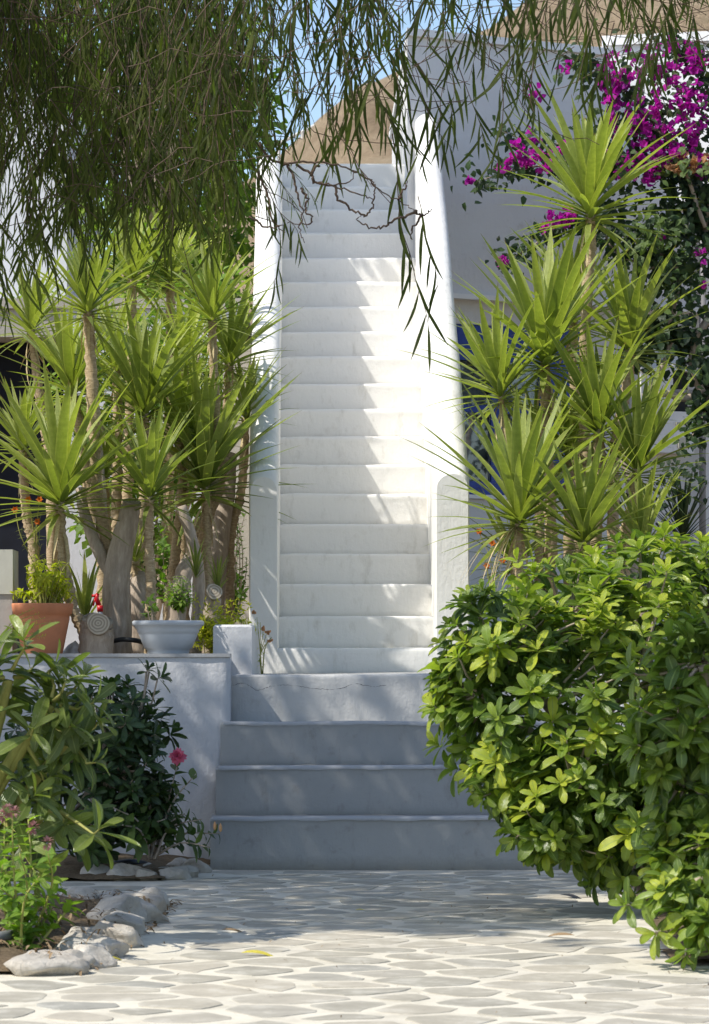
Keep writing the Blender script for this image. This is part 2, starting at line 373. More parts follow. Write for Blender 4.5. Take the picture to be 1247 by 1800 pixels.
# flagstones: shrunken, rounded cells of a jittered net
r = rnd(7); seeds = []; S = .292
for j in range(-2, 44):
    for i in range(-7, 16):
        x = -2.2 + (i + (j % 2)*.5)*S*1.30 + r.uniform(-.42, .42)*S; y = 8.0 + j*S*.66 + r.uniform(-.30, .30)*S
        seeds.append((x, y))
def cell(k, gap):
    x, y = seeds[k]; P = [(x-.5, y-.5), (x+.5, y-.5), (x+.5, y+.5), (x-.5, y+.5)]
    for (u, v) in seeds:
        if (u, v) == (x, y) or abs(u-x) > .9 or abs(v-y) > .9: continue
        dx, dy = u-x, v-y; L = math.hypot(dx, dy); dx /= L; dy /= L; lim = L/2-gap
        Q = []; n_ = len(P)
        for i in range(n_):
            a, b = P[i], P[(i+1) % n_]; da = (a[0]-x)*dx+(a[1]-y)*dy-lim; db = (b[0]-x)*dx+(b[1]-y)*dy-lim
            if da <= 0: Q.append(a)
            if (da < 0) != (db < 0) and da != db: t = da/(da-db); Q.append((a[0]+(b[0]-a[0])*t, a[1]+(b[1]-a[1])*t))
        P = Q
        if len(P) < 3: return None
    return P
cnt = 0; rest = MB()
for k in range(len(seeds)):
    x, y = seeds[k]
    if not (8.0 < y < 15.6): continue
    if any(inpoly(x, y, B) for B in (BED1, BED2, BED3)): continue
    P = cell(k, r.choice((.010, .016, .022, .030, .042)))
    if not P: continue
    ring = []                                            # chamfer the corners twice
    for _ in range(2):
        Q = []
        for i in range(len(P)):
            a, b = P[i], P[(i+1) % len(P)]; Q += [(a[0]*.86+b[0]*.14, a[1]*.86+b[1]*.14), (a[0]*.14+b[0]*.86, a[1]*.14+b[1]*.86)]
        P = Q
    P = [p for i, p in enumerate(P) if i % 2 == 0 or len(P) < 18]
    P = [(p[0]+.02*noise.noise((p[0]*9, p[1]*9, 1)), p[1]+.02*noise.noise((p[0]*9, p[1]*9, 7))) for p in P]
    if any(inpoly(p[0], p[1], B) for p in P for B in (BED1, BED2, BED3)): continue
    if max(p[1] for p in P) > 15.49: continue
    lim = abs(x) < 3 and inframe((x, y, 0), 130)
    m = MB() if lim and cnt < 298 else rest
    zt = .0022 + r.uniform(-.0005, .0010); tx, ty = r.uniform(-.0015, .0015), r.uniform(-.0015, .0015); n_ = len(P); b = len(m.v)
    for (p, s_, zz) in [(p, 1.0, -.004) for p in P] + [(p, .975, zt-.0006) for p in P] + [(p, .93, zt) for p in P]:
        q = (x+(p[0]-x)*s_, y+(p[1]-y)*s_); m.v.append(Vector((q[0], q[1], zz + (q[0]-x)*tx + (q[1]-y)*ty)))
    for L in range(2):
        for i in range(n_): j = (i+1) % n_; m.face(b+L*n_+i, b+L*n_+j, b+(L+1)*n_+j, b+(L+1)*n_+i)
    m.face(*[b+2*n_+i for i in range(n_)])
    if m is not rest: m.build('flagstone', M['flag'], pav); cnt += 1
if rest.v: rest.build('outer_flagstones', M['flag'], pav, kind='stuff')

def bed(name, P, z, seed, hmax):
    """soil mound over a polygon as a fine grid"""
    x0 = min(p[0] for p in P); x1 = max(p[0] for p in P); y0 = min(p[1] for p in P); y1 = max(p[1] for p in P)
    s_ = .045; nx = int((x1-x0)/s_); ny = int((y1-y0)/s_); m = MB(); idx = {}
    def dist(x, y):
        d = 9
        for i in range(len(P)):
            a = Vector(P[i]); b = Vector(P[(i+1) % len(P)]); ab = b-a; t = max(0, min(1, (Vector((x, y))-a).dot(ab)/ab.length_squared)); d = min(d, (Vector((x, y))-a-ab*t).length)
        return d
    for j in range(ny+1):
        for i in range(nx+1):
            x = x0+i*s_; y = y0+j*s_
            if inpoly(x, y, P):
                h = hmax*min(1, dist(x, y)/.35)
                idx[i, j] = len(m.v); m.v.append(Vector((x, y, z + h + .022*noise.noise((x*6, y*6, seed)) * min(1, h/.02+.3) + .012*noise.noise((x*19, y*19, seed)))))
    for (i, j) in idx:
        q = [(i, j), (i+1, j), (i+1, j+1), (i, j+1)]
        if all(k in idx for k in q): m.face(*[idx[k] for k in q])
    return m.build(name, M['soil'], None, True, kind='structure')
bed('front_soil_bed', BED1, .012, 1, .05); bed('back_soil_bed', BED2, .012, 2, .04); bed('right_soil_bed', BED3, .012, 3, .04)

# hill behind
def ridge(x): return 11.9 + .52*(x-2) + 1.2*noise.noise((x*.12, 3, 0)) + .35*noise.noise((x*.6, 1, 0))
def hh(x, y):
    t = max(0, min(1, (y-36)/26)); s_ = t*t*(3-2*t); top = max(3.5, min(40, ridge(x)))
    return -.1 + top*s_ + (.9*noise.fractal((x*.22, y*.22, 0), .8, 2.1, 6) if t > 0 else 0)*min(1, t*4) - max(0, (y-64)*.12)
sheet('hill', -70, 90, 34, 130, 0, M['hill'], 200, 130, hh)
# pale rail above the ridge
rail = empty('ridge_railing', (1.5, 60, 11), 'pale thin railing running up along the ridge of the dry hill', 'railing')
p0, p1 = W(470, 262, 60), W(760, 120, 60)
m = MB(); m.tube([p0, p1], .032, 6); m.build('top_rail', M['iron'], rail)
for k in range(7):
    t = (k+.5)/7; p = p0.lerp(p1, t); MB().tube([p, p-Vector((0, 0, 1.6))], .035, 5).build('post', M['iron'], rail)

# raised terraces
ZT = .965
MB().box(-7, -.385, 16.30, 34, -.01, ZT).build('left_terrace', M['earth'], kind='structure')
MB().box(-.384, -.30, 17.3, 34, -.01, ZT-.004).build('terrace_edge', M['earth'], kind='structure')
MB().box(.955, 7, 16.50, 34, -.01, .93).build('right_terrace', M['earth'], kind='structure')

# ------------------------------------------------------------------ steps
def profile_slab(x0, x1, yf, yb, zb, zt, nose=.02, over=.0, nx=28, seed=0, amp=.006):
    """a step: nosing profile swept along x with a slightly wavy hand-plastered edge"""
    prof = [(yf+.004, zb), (yf, zb+(zt-zb)*.35), (yf, zb+(zt-zb)*.7), (yf-over*.5, zt-nose*2.0), (yf-over, zt-nose*1.05), (yf-over+nose*.22, zt-nose*.35), (yf-over+nose*.8, zt-nose*.05), (yf+nose*2.5, zt), (yb, zt), (yb, zb)]
    m = MB(); n_ = len(prof)
    for i in range(nx+1):
        x = x0+(x1-x0)*i/nx
        e = max(0, 1-min(i, nx-i)/1.0)                   # rounded ends
        for k, (y, z) in enumerate(prof):
            a = noise.noise((x*2.3, seed*3.1, k*.15))*amp + noise.noise((x*9, seed*3.1+5, k*.5))*amp*.35; b = noise.noise((x*1.7, seed*5.7+9, 0))*amp*.9 + noise.noise((x*8, seed*5.7+3, k*.4))*amp*.3
            if k in (0, 9): a = 0
            m.v.append(Vector((x, y+(a if k < 8 else 0) + (e*nose*.5 if k < 8 else 0), z+(b if 1 < k < 9 else 0) - (e*nose*.4 if 2 < k < 8 else 0))))
    for i in range(nx):
        for k in range(n_-1): a = i*n_+k; m.face(a, a+n_, a+n_+1, a+1)
        m.face(i*n_+n_-1, (i+1)*n_+n_-1, (i+1)*n_, i*n_)
    
    for e_, rev in ((0, False), (nx*n_, True)):
        b_ = len(m.v); m.v += [m.v[e_+k].copy() for k in range(n_)]; q_ = [b_+k for k in range(n_)]; m.face(*(q_[::-1] if rev else q_))
    return m
gs = empty('grey_steps', (.5, 15.8, 0), 'wide blue-grey painted cement steps rising from the flagstone paving', 'steps')
RX = 1.62
for i, (x0, yf, yb, zb, zt) in enumerate([(-.437, 15.50, 15.86, -.02, .2556), (-.418, 15.80, 16.16, .18, .494), (-.4025, 16.10, 16.44, .42, .705)]):
    profile_slab(x0, RX, yf, yb, zb, zt, .012, .006, 56, i+1, .008).build('step', M['greystep'], gs, True)
    # worn pale lip along the nosing
    lp = MB(); rr_ = rnd(i); nx = 90; ww = []
    for k in range(nx+1):
        x = x0+.015+(RX-x0-.03)*k/nx; a = max(.001, .004+.007*noise.noise((x*7, i, 0))+.004*noise.noise((x*31, i, 0)))
        q = [(yf-.0105, zt-.010-a), (yf-.0105, zt-.006), (yf-.003, zt+.0035), (yf+.04, zt+.0050)]
        for (y, z) in q: lp.v.append(Vector((x, y+.006*noise.noise((x*2.3, (i+1)*3.1, .6))*.7, z+.006*noise.noise((x*1.7, (i+1)*5.7+9, 0)))))
    for k in range(nx):
        for j in range(3): a = k*4+j; lp.face(a, a+4, a+5, a+1)
    lp.build('worn_lip', M['greyrim'], gs, True)
# landing with its own grey front face
ld = empty('landing', (.5, 17, .94), 'pale cement landing with a cracked front face between grey steps and white stair', 'landing')
profile_slab(-.38, RX, 16.40, 17.9, .40, .9475, .014, .0, 56, 9, .006).build('slab', m_plaster('landing_plaster', (.52, .515, .50), (.42, .42, .415), .28, .007, (.42, .41, .38)), ld, True)
pts = [Vector((X(px, 16.4), 16.385, Z(py, 16.4))) for px, py in ((408, 1205), (430, 1201), (452, 1213), (475, 1207), (500, 1204), (530, 1207), (560, 1211), (595, 1211), (625, 1202), (655, 1207), (680, 1204))]
_sl = [o for o in ld.children if o.name.startswith('slab')][0]
P = []
for qi, q in enumerate(spath(pts, 90)):
    q = q+Vector((0, 0, .004*noise.noise((qi*.9, 0, 0))+.003*noise.noise((qi*.31, 7, 0))))
    ok_, c_, n_, i_ = _sl.closest_point_on_mesh(q-wloc(ld)); P.append(c_+wloc(ld)+Vector((0, .0004, 0)))
MB().tube(P, [.0006+.0009*abs(math.sin(i*1.7)*math.sin(i*.31)) for i in range(len(P))], 4, rough=.5).build('crack', M['dark'], ld)

# ------------------------------------------------------------------ white staircase
st = empty('white_staircase', (.315, 17.7, .9475), 'long narrow whitewashed open staircase climbing between rounded side walls', 'staircase')
H0, TR, Y0, Z0 = .181, .2097, 17.70, 1.09
rr_ = rnd(4)
for i in range(19):
    y = Y0+i*TR; z = Z0+i*H0 + rr_.uniform(-.006, .006)
    profile_slab(-.135, .765, y, y+TR+.03+(.5 if i == 18 else 0), z-H0-(.05 if i else .0)+(.03 if i == 0 else 0), z, .016, .004, 22, 20+i, .007).build('step', M['white'], st, True)
# curb in front of the lowest step, flush with both side walls
profile_slab(-.20, .935, 17.665, 17.75, .90, 1.085, .016, 0, 26, 77, .005).build('curb', M['white'], st, True)
def side_wall(path, xc, w, seed):
    """arched cross-section swept along the stair; path = (y, top z, width factor, x shift)"""
    m = MB(); K = 12; rings = []
    for pi, (y, zt, wf, xs, rise) in enumerate(path):
        ring = []; hw = w*wf/2
        cs = [(-1, None)] + [(-math.cos(math.pi*k/K), math.sin(math.pi*k/K)) for k in range(K+1)] + [(1, None)]
        for k, (cx, sz) in enumerate(cs):
            wob = .004*noise.noise((y*1.9, k*.3, seed)) + .002*noise.noise((y*7, k*.6, seed))
            cz = rise if rise is not None else 0
            z = .90 if sz is None else zt-hw*.95+hw*.95*sz
            ring.append(Vector((xc+xs+cx*hw+wob, y, z + wob)))
        rings.append(ring)
    n_ = len(rings[0])
    for R_ in rings: m.v += R_
    for i in range(len(rings)-1):
        for k in range(n_-1): a = i*n_+k; m.face(a, a+n_, a+n_+1, a+1)
    for ring, rev in ((rings[0], True), (rings[-1], False)):
        b_ = len(m.v); m.v += [v.copy() for v in ring]; q_ = [b_+k for k in range(n_)]; m.face(*(q_[::-1] if rev else q_))
    return m
def dens(path, step=.12):
    out = []
    for a, b in zip(path, path[1:]):
        n_ = max(1, int((b[0]-a[0])/step))
        for k in range(n_): t = k/n_; out.append((a[0]+(b[0]-a[0])*t, a[1]+(b[1]-a[1])*t, a[2]+(b[2]-a[2])*t, a[3]+(b[3]-a[3])*t, None))
    out.append((*path[-1], None)); return out
SL = H0/TR
def smo(path):
    return path
lw = dens([(17.665, 2.03, .90, 0), (17.68, 2.055, .98, 0), (17.70, 2.07, 1, 0), (18.6, 2.07+.88*SL*.99, 1, 0), (19.6, 2.06+1.9*SL*.985, .97, .002), (20.22, 4.16, .95, .004), (20.34, 4.225, .95, .004), (20.45, 4.25, .95, .004), (22.0, 4.30, .95, .004)])
rw = dens([(17.665, 2.05, .92, 0), (17.68, 2.07, .98, 0), (17.70, 2.085, 1, 0), (18.6, 2.08+.88*SL*.96, .97, -.004), (19.6, 2.05+1.9*SL*.965, .90, -.012), (20.4, 4.26, .84, -.018), (20.75, 4.54, .80, -.022), (20.86, 4.59, .78, -.022), (20.92, 4.50, .74, -.024)])
side_wall(lw, -.202, .166, 1.0).build('side_wall', M['white'], st, True)
side_wall(rw, .845, .192, 2.0).build('side_wall', M['white'], st, True)
MB().box(-.30, .66, 21.92, 22.25, 3.9, 4.425).build('top_parapet', M['white'], st)

# ------------------------------------------------------------------ left retaining wall, end post, right retaining wall
def wavy_box(x0, x1, y0, y1, z0, z1, nx, nz, seed, amp=.006, skew=None):
    """box whose front face and top edge are a little uneven"""
    m = MB(); b = .014
    rows = [(0, z0)] + [(0, z0+(z1-b-z0)*k/nz) for k in range(1, nz+1)] + [(b*.3, z1-b*.3), (b, z1)]
    nr = len(rows)
    for i in range(nx+1):
        u = i/nx
        for k, (dy, z) in enumerate(rows):
            xs = skew(z) if skew else 0; x = x0+(x1+xs-x0)*u
            a = amp*noise.noise((x*2.1, z*2.1, seed))+amp*.4*noise.noise((x*8, z*8, seed))
            m.v.append(Vector((x, y0+dy+a, z+(.004*noise.noise((x*3, seed, 0)) if k > nz else 0))))
        xs = skew(z1) if skew else 0; x = x0+(x1+xs-x0)*u
        m.v.append(Vector((x, y1, z1))); m.v.append(Vector((x, y1, z0)))
    n_ = nr+2
    for i in range(nx):
        for k in range(n_-1): a = i*n_+k; m.face(a, a+n_, a+n_+1, a+1)
        m.face(i*n_+n_-1, (i+1)*n_+n_-1, (i+1)*n_, i*n_)
    m.face(*range(n_)); m.face(*[nx*n_+k for k in range(n_)][::-1])
    return m
lt = empty('planter_wall', (-1, 16.2, 0), 'low plastered grey-blue retaining wall holding the left yucca bed, ending at the grey steps', 'retaining wall')
wavy_box(-4.5, -.352, 16.12, 16.34, -.02, 1.048, 90, 24, 3.3, .012, lambda z: -.05*max(0, min(1, (.72-z)/.35))).build('wall', m_plaster('grey_blue_wall', (.55, .55, .56), (.45, .452, .465), .30, .008), lt, True)
MB().box(-4.5, -.352, 16.109, 16.33, 1.036, 1.0535).build('coping', M['greyrim'], lt)
pt = empty('end_post', (-.35, 16.5, .95), 'short square cement post beside the foot of the white staircase', 'post')
m = MB()
a = [W(375, 1098, 16.46), W(443, 1098, 16.44), W(443, 1192, 16.44), W(375, 1155, 16.46)]
xl, xr = a[0].x, a[1].x; zt = a[0].z
q = [Vector((xl, 16.46, .90)), Vector((xr, 16.44, .90)), Vector((X(457, 17.3), 17.3, .90)), Vector((xl-.02, 17.3, .90))]
for p in q: m.v.append(p)
for p in q: m.v.append(Vector((p.x*1.0, p.y, zt-.012)))
for p, (dx, dy) in zip(q, ((.012, .012), (-.012, .012), (-.012, -.012), (.012, -.012))): m.v.append(Vector((p.x+dx, p.y+dy, zt)))
for L in (0, 4):
    for i in range(4): j = (i+1) % 4; m.face(L+i, L+j, L+4+j, L+4+i)
m.face(8, 9, 10, 11)
m.build('pillar', m_plaster('post_plaster', (.60, .60, .605), (.50, .505, .52), .25, .007), pt)
rt = wavy_box(1.62, 5.5, 16.05, 16.45, -.02, 1.0, 40, 12, 8.8, .01).build('retaining_wall', M['bluewall'], None, True, 'plastered retaining wall behind the big round shrub on the right', 'retaining wall')

# ------------------------------------------------------------------ white house on the right (front turned a little away from the sun)
TH = math.radians(27); cT, sT = math.cos(TH), math.sin(TH); HX, HY = .700, 20.80
HM = Matrix(((cT, -sT, 0, HX), (sT, cT, 0, HY), (0, 0, 1, 0), (0, 0, 0, 1)))
def U(px): k = (px-VX)/F; return (HY*k-HX)/(cT-k*sT)
def Uv(px, v): k = (px-VX)/F; return (k*(HY+v*cT)-HX+v*sT)/(cT-k*sT)
def UZ(px, py): u = U(px); Y = HY+u*sT; return Z(py, Y)
house = empty('white_house', (HX, HY, .93), 'plain white plastered two-storey house to the right of the staircase', 'house')
def hb(name, mat, u0, u1, v0, v1, z0, z1, parent=None, **kw): return MB().box(u0, u1, v0, v1, z0, z1, HM).build(name, mat, parent or house, **kw)
uL, uR = U(805), U(1037); zD = UZ(900, 572); zLd = UZ(830, 520); zTop = UZ(760, 68)
def prism(name, mat, P, z0, z1):
    m = MB(); n_ = len(P); m.v += [Vector((p[0], p[1], z0)) for p in P] + [Vector((p[0], p[1], z1)) for p in P]
    for i in range(n_): j = (i+1) % n_; m.face(i, j, n_+j, n_+i)
    m.face(*range(n_)[::-1]); m.face(*[n_+i for i in range(n_)]); return m.build(name, mat, house)
def hp(u, v): q = HM @ Vector((u, v, 0)); return (q.x, q.y)
uE = U(1064); eA = hp(0, 0); eB = hp(uE, 0)
prism('upper_wall', M['bluewall'], [eA, eB, (eB[0], eB[1]+3.5), (eA[0]+.02, eB[1]+3.5)], zLd, zTop)
pA = hp(.03, .06); pB = hp(uL, .06); prism('lower_wall', M['bluewall'], [pA, pB, (pB[0], pB[1]+3.5), (pA[0], pB[1]+3.5)], .9, zLd-.002)
hb('lower_wall', M['bluewall'], uR, 6, .06, .40, .9, zLd-.002)
hb('lintel', M['bluewall'], uL+.001, uR-.001, .06, .40, zD, zLd-.002)
hb('floor', M['earth'], uL+.1, 6, .3, 2.6, .88, .95)
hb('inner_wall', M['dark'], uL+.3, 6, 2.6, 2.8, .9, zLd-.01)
rA = hp(-.02, -.03); rB = hp(uE+.02, -.03); prism('roof_slab', M['whitewall'], [rA, rB, (rB[0], rB[1]+3.5), (rA[0], rB[1]+3.5)], zTop+.002, zTop+.05)
hb('wall', M['bluewall'], U(1064)+.001, 6, .012, 3.9, zLd, UZ(1100, 305))
hb('ledge', M['whitewall'], uL-.25, 6, -.05, -.002, zLd-.028, zLd+.004)
# upper wing catching the sun, set further back and turned towards it
WM = Matrix.Translation((1.78, 21.9, 0)) @ Matrix.Rotation(math.radians(-14), 4, 'Z')
m = MB(); m.box(-.1, 4.5, 0, 3, 4.1, Z(95, 22.1), WM); m.build('sunny_wing', M['whitewall'], house)
m = MB(); m.box(.3, 4.5, -.03, .25, Z(95, 22.1)+.002, Z(78, 22.1), WM); m.build('wing_parapet', M['whitewall'], house)
zB = Z(868, 21)
hb('lower_wall', M['bluewall'], uL+.001, uR-.001, .06, .40, .9, zB-.03)
hb('sill', M['whitewall'], uL+.001, uR-.001, .02, .42, zB-.028, zB-.002)
# blue double door
dr = empty('blue_window', (1.4, 21.1, 2.0)); dr.parent = house; dr.location = Vector((1.4, 21.1, 2.0))-Vector((HX, HY, .93))
def db(name, mat, u0, u1, v0, v1, z0, z1): return hb(name, mat, u0, u1, v0, v1, z0, z1, dr)
v0 = .075
db('frame', M['blue'], uL+.002, uL+.045, v0, v0+.08, zB, zD-.002)
db('frame', M['blue'], uR-.05, uR-.002, v0, v0+.08, zB, zD-.002)
db('frame', M['blue'], uL+.047, uR-.052, v0, v0+.08, zD-.16, zD-.002)
zr = [0, Z(915, 21), Z(852, 21), Z(722, 21), Z(709, 21), zD-.165]
for a_, b_ in ((Uv(862, .1), Uv(884, .1)), (Uv(948, .1), Uv(972, .1))): db('stile', M['blue'], a_, b_, v0+.01, v0+.06, zB+.042, zD-.163)
for (a_, b_) in ((uL+.047, Uv(862, .1)-.001), (Uv(884, .1)+.001, Uv(948, .1)-.001)):
    db('rail', M['blue'], a_, b_, v0+.012, v0+.055, zr[3], zr[4]); db('rail', M['blue'], a_, b_, v0+.012, v0+.055, zB+.042, zB+.09)
    db('rail', M['blue'], a_, b_, v0+.012, v0+.055, zD-.235, zD-.166)
    db('pane', M['glass'], a_, b_, v0+.03, v0+.036, zr[4]+.002, zD-.237); db('pane', M['glass'], a_, b_, v0+.03, v0+.036, zB+.092, zr[3]-.002)
db('shutter', M['blue'], Uv(972, .1)+.001, uR-.052, v0+.025, v0+.05, zB+.042, zD-.163)
cm = MB(); nn_ = 60
for i in range(nn_+1):
    u = uL+.05+(Uv(948, .1)-uL-.05)*i/nn_; v = v0+.14+.018*math.sin(i*.9)+.008*math.sin(i*2.3)
    for z in (zB+.03, zD-.18): cm.v.append(HM @ Vector((u, v, z)))
for i in range(nn_): cm.face(i*2, i*2+2, i*2+3, i*2+1)
cm.build('curtain', M['curtain'], dr, True)
db('frame', M['blue'], uL+.047, uR-.052, v0, v0+.08, zB, zB+.04)
# meter cabinet, drain pipe, small vents on the right
mc = empty('meter_cabinet', (HM @ Vector((U(1180), 0, 2.5)))[:], 'white wall cabinet with a dark open niche beside the grey drain pipe', 'cabinet')
def cab(name, mat, px0, px1, py0, py1, v0, v1): return hb(name, mat, U(px0), U(px1), v0, v1, Z(py1, 21.3), Z(py0, 21.3), mc)
cab('frame', M['whitewall'], 1116, 1172, 640, 790, -.08, .058); cab('frame', M['whitewall'], 1172.2, 1209, 716, 790, -.08, .058)
cab('frame', M['whitewall'], 1172.2, 1209, 630, 643, -.08, .058); cab('niche', M['dark'], 1172.2, 1209, 643.5, 715.5, .0, .058)
cab('shelf', M['pipe'], 1172.4, 1208.8, 676, 682, -.07, -.002)
cab('vent', M['cream'], 1180, 1198, 762, 781, -.094, -.081); cab('vent', M['cream'], 1176, 1188, 735, 741, -.092, -.081)
dp = MB().tube([HM @ Vector((U(1228), -.05, .93)), HM @ Vector((U(1228), -.05, 4.2))], .024, 12).build('drain_pipe', M['pipe'], None, True, 'grey vertical drain pipe on the white house wall behind the bougainvillea', 'pipe', origin=HM @ Vector((U(1228), -.05, .93)))
# loops of cable on the wall
m = MB(); rr_ = rnd(3)
for k in range(3):
    pts = [(1118+k*4, 408-k*6), (1124, 380-k*3), (1150, 371-k*2), (1180, 372+k*3), (1210, 378-k*2), (1240, 376+k*4)]
    P = spath([Vector((X(a, 21.2), 21.17+.02*k, Z(b, 21.2))) for a, b in pts], 30); m.tube(P, .004, 5)
m.build('cable_loop', M['cable'], None, True, 'loops of pale blue cable hanging on the white wall among the bougainvillea', 'cable', origin=W(1160, 375, 21.2))

# ------------------------------------------------------------------ old house on the left
oh = empty('old_house', (-1.6, 21.5, .96), 'low beige house with a dark open doorway behind the left yuccas', 'house')
zO = Z(592, 21.5)
MB().box(-8, X(-260, 21.5), 21.5, 25, .9, 3.38).build('wall', M['beige'], oh)
MB().box(X(112, 21.5), -.375, 21.5, 21.9, .9, 3.38).build('wall', m_plaster('pale_house_wall', (.55, .56, .60), (.47, .48, .52), .15, .004), oh)
MB().box(X(-260, 21.5)+.001, X(112, 21.5)-.001, 21.5, 21.9, zO, 3.38).build('lintel', M['beige'], oh)
MB().box(-8, -.36, 21.47, 26, 3.382, 3.45).build('roof_slab', M['beige'], oh)
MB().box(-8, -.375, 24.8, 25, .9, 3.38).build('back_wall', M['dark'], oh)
MB().box(X(-260, 21.5)+.01, X(112, 21.5)-.01, 21.95, 22.0, .96, zO-.0).build('doorway_darkness', M['navy'], oh)  # dark sheet across the opening, painted in place of the interior's shade
up = empty('upper_house', (-2.5, 24, 3.4), 'white shaded upper house wall seen through the hanging acacia twigs', 'house')
MB().box(-9, X(118, 24), 24, 28, 3.455, Z(130, 24)).build('wall', m_plaster('upper_house_plaster', (.70, .72, .78), (.64, .66, .72), .1, .003), up)
MB().box(-9, X(122, 24), 23.95, 28, Z(130, 24)+.002, Z(118, 24)).build('parapet', M['whitewall'], up)
gy = empty('garden_wall', (-.48, 19.6, .96), 'narrow beige plastered wall behind the left yucca bed, next to the stair', 'wall')
MB().box(X(392, 19.5), -.305, 19.5, 19.75, .95, 2.95).build('wall', M['beige'], gy)
# ------------------------------------------------------------------ yuccas
YL = variants('yucca_leaf', P_strap(.079), M['yucca'], 6, nseg=6, fold=.30, curve=.16, side=.06)
YD = variants('agave_leaf', P_strap(.07), M['yuccadark'], 3, nseg=5, fold=.3, curve=.05)
DS2 = variants('dry_yucca_leaf', P_strap(.075), M['strand'], 2, nseg=4, fold=.3, curve=.35)
DS = variants('dry_strand', P_strap(.016), M['strand'], 2, nseg=5, fold=.1, curve=.5)
def yhead(c, R, n_, seed, tilt=(0, 0), span=100, wf=1.0, T=YL, tint=.35, stem=.10):
    r = rnd(seed); ax = Vector((tilt[0], tilt[1], 1)).normalized(); e1 = ax.orthogonal().normalized(); e2 = ax.cross(e1); out = []
    for i in range(n_):
        t = (i+.5)/n_; phi = math.radians(3 + span*t**1.05 + r.uniform(-4, 4)); th = i*2.39996+r.uniform(-.15, .15)
        d = ax*math.cos(phi)+(e1*math.cos(th)+e2*math.sin(th))*math.sin(phi)
        L = R*(.80+.22*math.sin(math.pi*min(1, t*1.3+.12)))*r.uniform(.82, 1.06)*(1-.22*max(0, t-.45)/.55)
        if t < .12: L *= .86
        p = Vector(c)+ax*(.5-t)*stem*R*2.0 + (e1*math.cos(th)+e2*math.sin(th))*R*.02
        nrm = ax*(1 if phi < 1.5 else 1) - d*.0
        if phi < .2: nrm = -(e1*math.cos(th)+e2*math.sin(th))
        out.append((T[r.randrange(len(T))], lmat(p, d, nrm, L, wf*r.uniform(.85, 1.15)), max(0, tint + (.28 if t < .25 else 0) - .25*t + r.uniform(-.12, .12))))
    return out
def stem_mesh(path, r0, r1, seed, n=None):
    P = spath(path, n or 46); r = rnd(seed); k = len(P)
    rad = [(r0+(r1-r0)*i/(k-1))*(1+(.16 if i % 2 else -.08)+r.uniform(-.05, .05)) for i in range(k)]
    return MB().tube(P, rad, 9, True, .14, seed)
def yucca(name, label, group, px, py, Rp, Y, stem, seed, n_=58, r0=.030, tilt=(0, 0), base=.93, wf=1.0, tint=.35, strands=0, span=104, dY=.25):
    c = W(px, py-10, Y); R = Rp*(1.10 if group == GR else 1.0)/F*Y; n_ = int(n_*1.12)
    pts = [W(a, b, Y+dY*(j+1)/max(1, len(stem))*0) for j, (a, b) in enumerate(stem)]
    pts = [p for p in pts if p.z > base+.02]
    end = pts[-1] if pts else c; bot = Vector((end.x, end.y, base-.02))
    root = empty(name, bot, label, 'yucca', group)
    path = [bot] + pts[::-1] + [c + Vector((0, 0, .0))]
    stem_mesh(path, r0*1.15, r0*.85, seed).build('trunk', M['yuccabark'], root, True)
    leaf_objects(yhead(c, R, n_, seed, tilt, span, wf, tint=tint), root)
    rd = rnd(seed+77); DL = []
    for k in range(rd.randint(3, 6)):
        th = rd.uniform(0, 6.28); DL.append((DS2[k % 2], lmat(c-Vector((0, 0, rd.uniform(.03, .14))), (math.cos(th)*.7, math.sin(th)*.7, -rd.uniform(.5, 1.4)), (0, 0, 1), R*rd.uniform(.3, .5)), 0))
    leaf_objects(DL, root, 'dry_leaf')
    if strands:
        r = rnd(seed+5); L = []
        for k in range(strands):
            th = r.uniform(math.pi*.75, math.pi*1.45); d = Vector((math.cos(th), math.sin(th)*.5-.3, r.uniform(-.35, .12))); L.append((DS[k % 2], lmat(c-Vector((0, 0, .04)), d, (0, 0, 1), R*r.uniform(.35, .6)), 0))
        leaf_objects(L, root, 'dry_leaf')
    return root
GL = 'yuccas growing in the left raised bed'; GR = 'yuccas growing in the raised bed right of the stair'  # lower tint darkens heads labelled shaded: shade put into the leaf colour
yucca('yucca', 'tall yucca whose head touches the dark acacia twigs, furthest left of the upper heads', GL, 155, 556, 168, 17.0, [(160, 640), (165, 740), (172, 880), (198, 990), (205, 1050)], 11, 58, .033, tint=.40)
yucca('yucca', 'tall thin-stemmed yucca with its head right under the acacia, close to the stair wall', GL, 373, 568, 158, 17.8, [(376, 650), (380, 740), (372, 860), (356, 960), (352, 1060)], 12, 54, .026)
yucca('yucca', 'large low yucca at the far left above the terracotta pot with wide splayed leaves', GL, 106, 890, 250, 16.75, [(108, 940), (116, 1010), (128, 1070), (150, 1120)], 13, 62, .030, tint=.38)
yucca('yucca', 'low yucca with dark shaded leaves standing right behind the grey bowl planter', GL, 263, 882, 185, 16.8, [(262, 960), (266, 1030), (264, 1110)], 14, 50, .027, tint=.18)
yucca('yucca', 'yucca in the middle of the left bed with a dense upright head', GL, 254, 735, 215, 17.5, [(257, 820), (250, 900), (236, 990), (225, 1080)], 15, 60, .028, tint=.32)
yucca('yucca', 'big yucca nearest the stair whose leaves reach over the white side wall', GL, 362, 862, 262, 17.72, [(364, 930), (366, 1000), (370, 1090)], 16, 62, .028, (-.02, -.05), tint=.22)
yucca('yucca', 'yucca behind the far left one, leaves crossing the dark doorway', GL, 128, 700, 185, 17.6, [(148, 800), (160, 900), (180, 1000)], 17, 52, .028, (-.15, 0), tint=.30)
yucca('yucca', 'yucca behind the tall thin one leaning towards the white stair wall', GL, 404, 648, 165, 18.1, [(398, 760), (385, 860), (340, 960), (325, 1030)], 18, 52, .03, (.12, 0), tint=.36)
